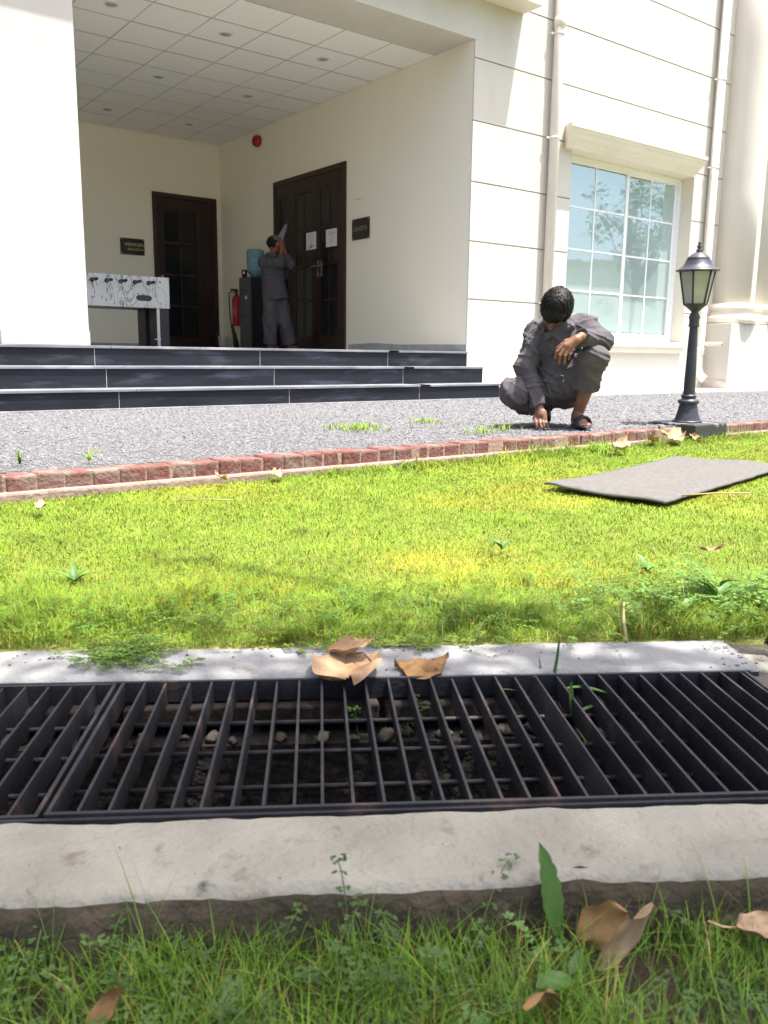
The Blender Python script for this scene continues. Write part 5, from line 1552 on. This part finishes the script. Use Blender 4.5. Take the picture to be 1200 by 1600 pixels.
leaf_mesh('fold', .07, .05, M_LEAFORANGE, curl=.2, roll=.5, wav=.2, shape='ovate', seed=19).build('leaf_fold', M_LEAFORANGE, gold, (.012, -.012, -.004), (.1, .1, R_(-20)), local=True)
p = uvw(.268, .758, -.142)
dry_leaf(p, (R_(68), R_(-28), R_(-33)), 'broad brown leaf standing against the near concrete edge', .058, .048, M_LEAFORANGE, stem=0, curl=.2, roll=.5, wav=.18, shape='blunt', seed=15)
p = uvw(.285, .735, -.160)
dry_leaf(p, (R_(58), R_(-57), R_(-33)), 'long pale twisted leaf propped up beside the broad brown leaf', .092, .030, M_LEAFPALE, stem=0, curl=.35, roll=1.2, twist=1.3, wav=.35, seed=18)
p = uvw(.232, .672, -.168)
dry_leaf(p, (R_(75), R_(-120), R_(-33)), 'narrow curled orange leaf in the front grass below the jagged green leaf', .088, .030, M_LEAFORANGE, stem=0, curl=1.3, roll=1.3, twist=.9, wav=.3, seed=21)
p = uvw(-.205, .675, -.145)
dry_leaf(p, (.6, -.7, R_(-20)), 'small orange brown leaf in the clover at the lower left', .048, .024, M_LEAFORANGE, curl=.5, roll=.8, seed=25)
p = uvw(.43, .745, -.130)
dry_leaf(p, (.3, .05, R_(-25)), 'tan leaf at the right edge below the near concrete', .06, .032, M_LEAFPALE, curl=.6, roll=.9, wav=.3, seed=27)
for (x, y, L_, W_, rz, mt, lab, sd) in ((4.70, 3.15, .17, .12, .4, M_LEAFPALE, 'largest pale dry leaf of the heap against the lamp block', 31), (4.86, 3.20, .16, .09, 2.0, M_LEAFDRY, 'brown dry leaf leaning on the left side of the lamp block', 33),
                                        (4.60, 3.20, .13, .08, 3.4, M_LEAFPALE, 'pale dry leaf on the grass left of the heap by the lamp block', 34),
                                        (5.03, 3.16, .12, .06, 1.2, M_LEAFPALE, 'small pale leaf on the grass under the front corner of the lamp block', 36),
                                        (3.92, 3.00, .17, .11, .2, M_LEAFPALE, 'pale dry leaf on the lawn between the squatting man and the mat', 35),
                                        (1.80, 3.15, .085, .06, .8, M_LEAFPALE, 'small cream dry leaf on the lawn near the kerb below the steps', 37), (1.58, 3.15, .07, .04, 2.2, M_LEAFDRY, 'small dark brown leaf on the lawn left of the cream leaf', 38),
                                        (.755, 2.90, .065, .045, 1.2, M_LEAFPALE, 'small cream leaf at the left edge of the lawn', 39), (1.905, 1.180, .062, .030, -.6, M_LEAFDRY, 'pale brown curled leaf caught on the tall weeds at the right', 40)):
    dry_leaf((x, y, LAWN_Z + (.075 if sd == 40 else .030)), (random.uniform(-.25, .25), random.uniform(-.2, .2), rz), lab, L_, W_, mt, stem=0, curl=.6, roll=.9, wav=.35, seed=sd)

def plant(name, loc, label, leaves, mat, cat='weed', group=None):
    if name == 'thistle_weed':   # low rosettes, no two alike
        leaves = [(a[0] * random.uniform(.5, .85), a[1] * .75, a[2] + random.uniform(-.3, .3), a[3] * random.uniform(.5, 1.1), a[4] * random.uniform(.6, 1.6)) + a[5:] for a in leaves]
    t = thing(name, loc, label, cat, group)
    for (L_, W_, az, el, curl, shp, sd, dz) in leaves:
        b = leaf_mesh('leaf', L_, W_, mat, curl=curl, roll=.45, wav=.10, shape=shp, seed=sd, nu=20, nv=5, thick=.0004)
        me = b.mesh('leaf', mat)
        a = me.attributes.new('tint', 'FLOAT_COLOR', 'POINT')
        g = random.uniform(1.0, 1.5) * (1.25 if name == 'thistle_weed' else 1); c4 = np.ones((len(me.vertices), 4), np.float32); c4[:, :3] = np.array([1.0, 1.08, .95]) * g
        a.data.foreach_set('color', c4.ravel())
        link('leaf', me, t, (0, 0, dz), (0, -el, az), local=True)
    return t
plant('dandelion', uvw(.250, .768, -.150), 'upright jagged green dandelion leaf in front of the near concrete', [(.098, .028, R_(84), R_(74), -.16, 'lobed', 1, 0)], M_WEED)
plant('dandelion', uvw(.243, .700, -.138), 'flat pale green dandelion leaf beside the narrow curled orange leaf', [(.044, .026, R_(175), R_(4), .1, 'lobed', 2, 0), (.03, .012, R_(20), R_(20), .2, 'ovate', 3, 0)], M_WEED)
plant('grass_sprout', uvw(.400, 1.375, LAWN_Z - .07), 'grass sprout with long blades growing up through the far edge of the grate',
      [(.135, .007, R_(12), R_(62), .35, 'blade', 4, 0), (.11, .006, R_(170), R_(48), -.6, 'blade', 5, 0), (.105, .006, R_(140), R_(58), -.5, 'blade', 6, 0), (.12, .012, R_(-60), R_(40), -1.1, 'blade', 7, .02), (.10, .005, R_(60), R_(70), -.2, 'blade', 8, 0)], M_WEED, 'grass')
plant('grass_sprout', uvw(.418, 1.272, LAWN_Z - .035), 'short three bladed sprout between the grate bars',
      [(.062, .009, R_(75), R_(80), .1, 'blade', 9, 0), (.055, .009, R_(-18), R_(30), -.5, 'blade', 10, 0), (.055, .010, R_(-105), R_(-20), -.5, 'blade', 11, 0)], M_WEED, 'grass')
plant('thistle_weed', (.60, 2.03, LAWN_Z), 'small jagged weed in the lawn at the left', [(.085, .024, R_(a), R_(e), -.5, 'lobed', 12 + k, 0) for k, (a, e) in enumerate(((150, 45), (20, 50), (260, 40), (85, 65), (-40, 35)))], M_WEED)
plant('thistle_weed', uvw(.79, 1.70, LAWN_Z), 'pale jagged weed rosette at the lawn edge at the right', [(.10, .030, R_(a), R_(e), -.5, 'lobed', 20 + k, 0) for k, (a, e) in enumerate(((100, 70), (200, 35), (10, 40), (300, 30), (60, 45)))], M_WEED)
plant('thistle_weed', uvw(.90, 1.76, LAWN_Z), 'taller pale weed with several jagged leaves near the right end of the lawn', [(.12, .030, R_(a), R_(e), -.6, 'lobed', 30 + k, .01 * k) for k, (a, e) in enumerate(((95, 72), (180, 50), (20, 45), (300, 40), (140, 62), (240, 55)))], M_WEED)
plant('thistle_weed', uvw(.85, 2.05, LAWN_Z), 'small broad leaved weed in the sunny lawn above the jagged rosette', [(.075, .026, R_(a), R_(e), -.5, 'ovate', 40 + k, .01) for k, (a, e) in enumerate(((100, 60), (190, 40), (0, 45), (-60, 40)))], M_WEED)
plant('thistle_weed', uvw(.52, 2.28, LAWN_Z), 'lone pale weed in the middle of the lawn', [(.07, .024, R_(a), R_(e), -.5, 'lobed', 50 + k, .015) for k, (a, e) in enumerate(((100, 60), (190, 40), (0, 45)))], M_WEED)
# straws
st = MB().tube([uvw(.603, 1.53, LAWN_Z + .004), uvw(.61, 1.57, LAWN_Z + .035), uvw(.628, 1.62, LAWN_Z + .055)], [.0035, .003, .002], 8)
tag(st.build('dry_stalk', M_STRAW), 'short dry stalk leaning from the lawn edge onto the far concrete', 'stalk')
st = MB().tube([(2.86, 1.86, LAWN_Z + .03), (3.0, 1.80, LAWN_Z + .034), (3.14, 1.74, LAWN_Z + .03)], .003, 6)
tag(st.build('dry_stalk', M_STRAW), 'long pale straw lying on the lawn just in front of the grey mat', 'stalk')
st = MB().tube([(1.20, 2.80, LAWN_Z + .032), (1.30, 2.72, LAWN_Z + .036), (1.36, 2.68, LAWN_Z + .034)], .0022, 6)
tag(st.build('dry_stalk', M_STRAW), 'thin straw lying in the lawn at the left', 'stalk')
# tall thin blades in the front grass
def tuft(name, cx, cy, z, n, hmin, hmax, spread, wid, tintc, label, seed, cat='grass', lean=.35):
    r = np.random.default_rng(seed)
    P = np.stack([r.normal(0, spread, n), r.normal(0, spread, n), np.zeros(n)], 1)
    H = r.uniform(hmin, hmax, n); W = r.uniform(.6, 1.2, n) * wid
    t = r.uniform(.75, 1.2, (n, 1)) * np.array(tintc)
    root = bpy.data.objects.new(name, None)
    global RNG
    rows = blades(name, P, H, W, H * r.uniform(lean * .3, lean * 1.6, n), r.uniform(0, 6.28, n), 5, M_GRASS, t, zbase=z, kind=None)
    rows.location = (cx, cy, z); bpy.data.objects.remove(root)
    return tag(rows, label, cat, None)
for (u, v, n, h0, h1, lab, sd) in ((-.165, .772, 9, .09, .165, 'tall fine grass tuft in front of the concrete, left of the middle clover', 61), (-.265, .772, 6, .08, .14, 'tall forked grass tuft near the left edge of the front grass', 62),
                                   (-.105, .770, 12, .05, .11, 'dense grass tuft in front of the concrete at the left centre', 63), (.05, .776, 7, .05, .10, 'grass tuft in the middle of the front strip', 64), (.14, .772, 10, .05, .09, 'bushy grass tuft left of the jagged green leaf', 65),
                                   (.345, .770, 7, .06, .13, 'upright grass tuft right of the pale twisted leaf', 66), (.43, .772, 3, .12, .165, 'sparse tall grass tuft near the right edge', 67), (.36, .70, 18, .05, .10, 'thick grass tuft at the lower right', 68)):
    p = uvw(u, v, NEAR_Z)
    tuft('grass_tuft', p[0], p[1], p[2], n, h0, h1, .010 if n > 7 else .0022, .0020, (.60, .90, .6), lab, sd)
for (x, y, n, h1, sp, lab, sd) in ((2.98, 4.20, 90, .05, .11, 'low green grass tuft growing in the gravel in front of the steps', 71), (3.70, 4.40, 40, .04, .06, 'small grass tuft in the gravel right of the larger tuft', 72), (3.45, 3.62, 26, .05, .05, 'grass tuft in the gravel beside the kerb left of the squatting man', 73),
                                   (4.02, 3.235, 170, .075, .10, 'overgrown grass tuft over the kerb in front of the sandal', 74), (3.15, 3.22, 120, .05, .12, 'grass tuft against the kerb below the small gravel tufts', 75), (.86, 3.55, 8, .07, .03, 'sparse grass tuft in the gravel behind the left end of the kerb', 76),
                                   (1.12, 3.50, 8, .07, .03, 'second sparse gravel tuft just right of the left one', 77), (2.45, 3.235, 90, .05, .16, 'low grass tuft creeping up the kerb below the middle of the steps', 78), (3.70, 3.70, 25, .05, .06, 'thin tuft in the gravel near the hand of the squatting man', 79)):
    tuft('grass_tuft', x, y, 0.0 if y > 3.3 else LAWN_Z, n * 2, .025, h1 * 1.25, sp if n > 10 else .0012, .0062, (.95, 1.30, .7), lab, sd, lean=.9)

# ---- trees behind the camera: they shade the foreground and show in the window glass
def tree(loc, label, clumps, leaf, per, trunk, limbs, seed, tint=(1, 1, 1), dense=None):
    r = np.random.default_rng(seed)
    t = thing('shade_tree', loc, label, 'tree', 'trees behind the lawn')
    l0 = np.array(loc)
    tk = MB(); tk.tube([tuple(np.array(p) - l0) for p in trunk[0]], trunk[1], 12)
    tk.build('trunk', M_BARK, t, local=True)
    for (c, rad) in clumps[::max(1, len(clumps) // limbs)]:
        a = np.array(trunk[0][-2]); b = np.array(c); m_ = (a + b) / 2 + np.array([0, 0, -.15])
        MB().tube([tuple(a - l0), tuple(m_ - l0), tuple(b - l0)], [.05, .03, .012], 7).build('limb', M_BARK, t, local=True)
    Vs = []; n_all = 0
    for (c, rad) in clumps:
        n = int(per * rad ** 2 * (dense[len(Vs)] if dense else 1))
        d = r.normal(size=(n, 3)); d /= np.linalg.norm(d, axis=1)[:, None]
        P = np.array(c) + d * (rad * r.uniform(0, 1, n) ** .45)[:, None] * np.array([1, 1, .75])
        ax1 = r.normal(size=(n, 3)); ax1[:, 2] *= .5; ax1 /= np.linalg.norm(ax1, axis=1)[:, None]
        ax2 = np.cross(ax1, r.normal(size=(n, 3)) + np.array([0, 0, .1])); ax2 /= np.linalg.norm(ax2, axis=1)[:, None]
        L_ = leaf * r.uniform(.6, 1.3, n)[:, None]
        Vs.append(np.stack([P, P + ax1 * L_ * .5 + ax2 * L_ * .22, P + ax1 * L_, P + ax1 * L_ * .5 - ax2 * L_ * .22], 1)); n_all += n
    V = np.concatenate(Vs).reshape(-1, 3) - l0
    q = np.arange(n_all * 4).reshape(-1, 4)
    c = np.repeat(r.uniform(.7, 1.35, (n_all, 1)) * np.array(tint), 4, axis=0)
    link('crown', np_mesh('crown', V, quads=q, mat=M_TREELEAF, col=c), t, local=True)
S_ = np.array([.73, -1.0, 4.2]) / 4.2
def over(x, y, h): return (x + S_[0] * h, y + S_[1] * h, h)
r3 = np.random.default_rng(5)
cl = []; dn = []
# ground spots that lie in the tree's shade: (u, v, radius)
for (u, v, rad) in ((-1.0, 1.2, .5), (-.55, 1.30, .40), (-.9, .7, .5), (-.2, 1.36, .36), (-.35, .75, .5), (.15, 1.40, .36), (.2, .8, .5), (.5, 1.42, .36), (.7, .8, .5), (.9, 1.30, .42), (1.3, 1.1, .5), (1.2, .6, .5),
                    (-.7, .2, .5), (0, .2, .55), (.7, .2, .55), (1.4, .2, .5), (-.30, 1.72, .17), (-.62, 1.72, .18), (.12, 1.66, .13), (.40, 1.74, .19), (.72, 1.62, .16), (-.95, 1.66, .2),
                    (-.12, 1.10, .4), (.45, 1.10, .4), (-.55, .95, .42), (.95, 1.0, .4), (-.2, .88, .3), (.25, .88, .3), (.65, .85, .3), (-.5, .86, .3), (.05, .62, .3), (.4, .6, .3), (-.3, .6, .3), (.0, .95, .3), (.5, .93, .25), (.85, .85, .3), (-.32, 2.25, .13), (.62, 2.25, .09), (-.08, 2.55, .09), (-.75, 2.45, .10)):
    p = uvw(u, v); h = r3.uniform(3.7, 5.4)
    cl.append((over(p[0], p[1], h), rad)); dn.append(1.9 if v < 1.2 else (1.1 if v < 1.5 else .42))
tree((2.6, -1.9, NEAR_Z), 'leafy tree behind the camera whose shade falls over the drain and the near lawn', cl, .10, 1000, ([(2.6, -1.9, NEAR_Z), (2.55, -1.8, 1.2), (2.4, -1.5, 2.4), (2.1, -1.0, 3.6)], [.16, .13, .11, .07]), 9, 3, dense=dn)
def crown_clumps(c, R, n, r_): return [((c[0] + r3.normal() * R[0] * .5, c[1] + r3.normal() * R[1] * .5, c[2] + r3.normal() * R[2] * .5), r_ * r3.uniform(.6, 1.3)) for _ in range(n)]
tree((25.2, -4.0, NEAR_Z), 'feathery tree behind the lawn that is mirrored in the right half of the window', crown_clumps((25.4, -4.0, 4.7), (2.6, 1.5, 2.6), 34, .55), .16, 300, ([(25.2, -4, NEAR_Z), (25.2, -4, 1.2), (25.3, -4, 2.6), (25.5, -4, 4.4)], [.075, .06, .05, .03]), 13, 8)
bw = thing('boundary_building', (28, -26, NEAR_Z), 'long low pale building far behind the lawn, seen only as a reflection', 'building')
wbox('wall', M_RENDER, bw, -4, 70, -27, -24, NEAR_Z, 6.6)
wbox('parapet', M_PAVE, bw, -4.2, 70.2, -27.2, -23.8, 6.6, 6.95)
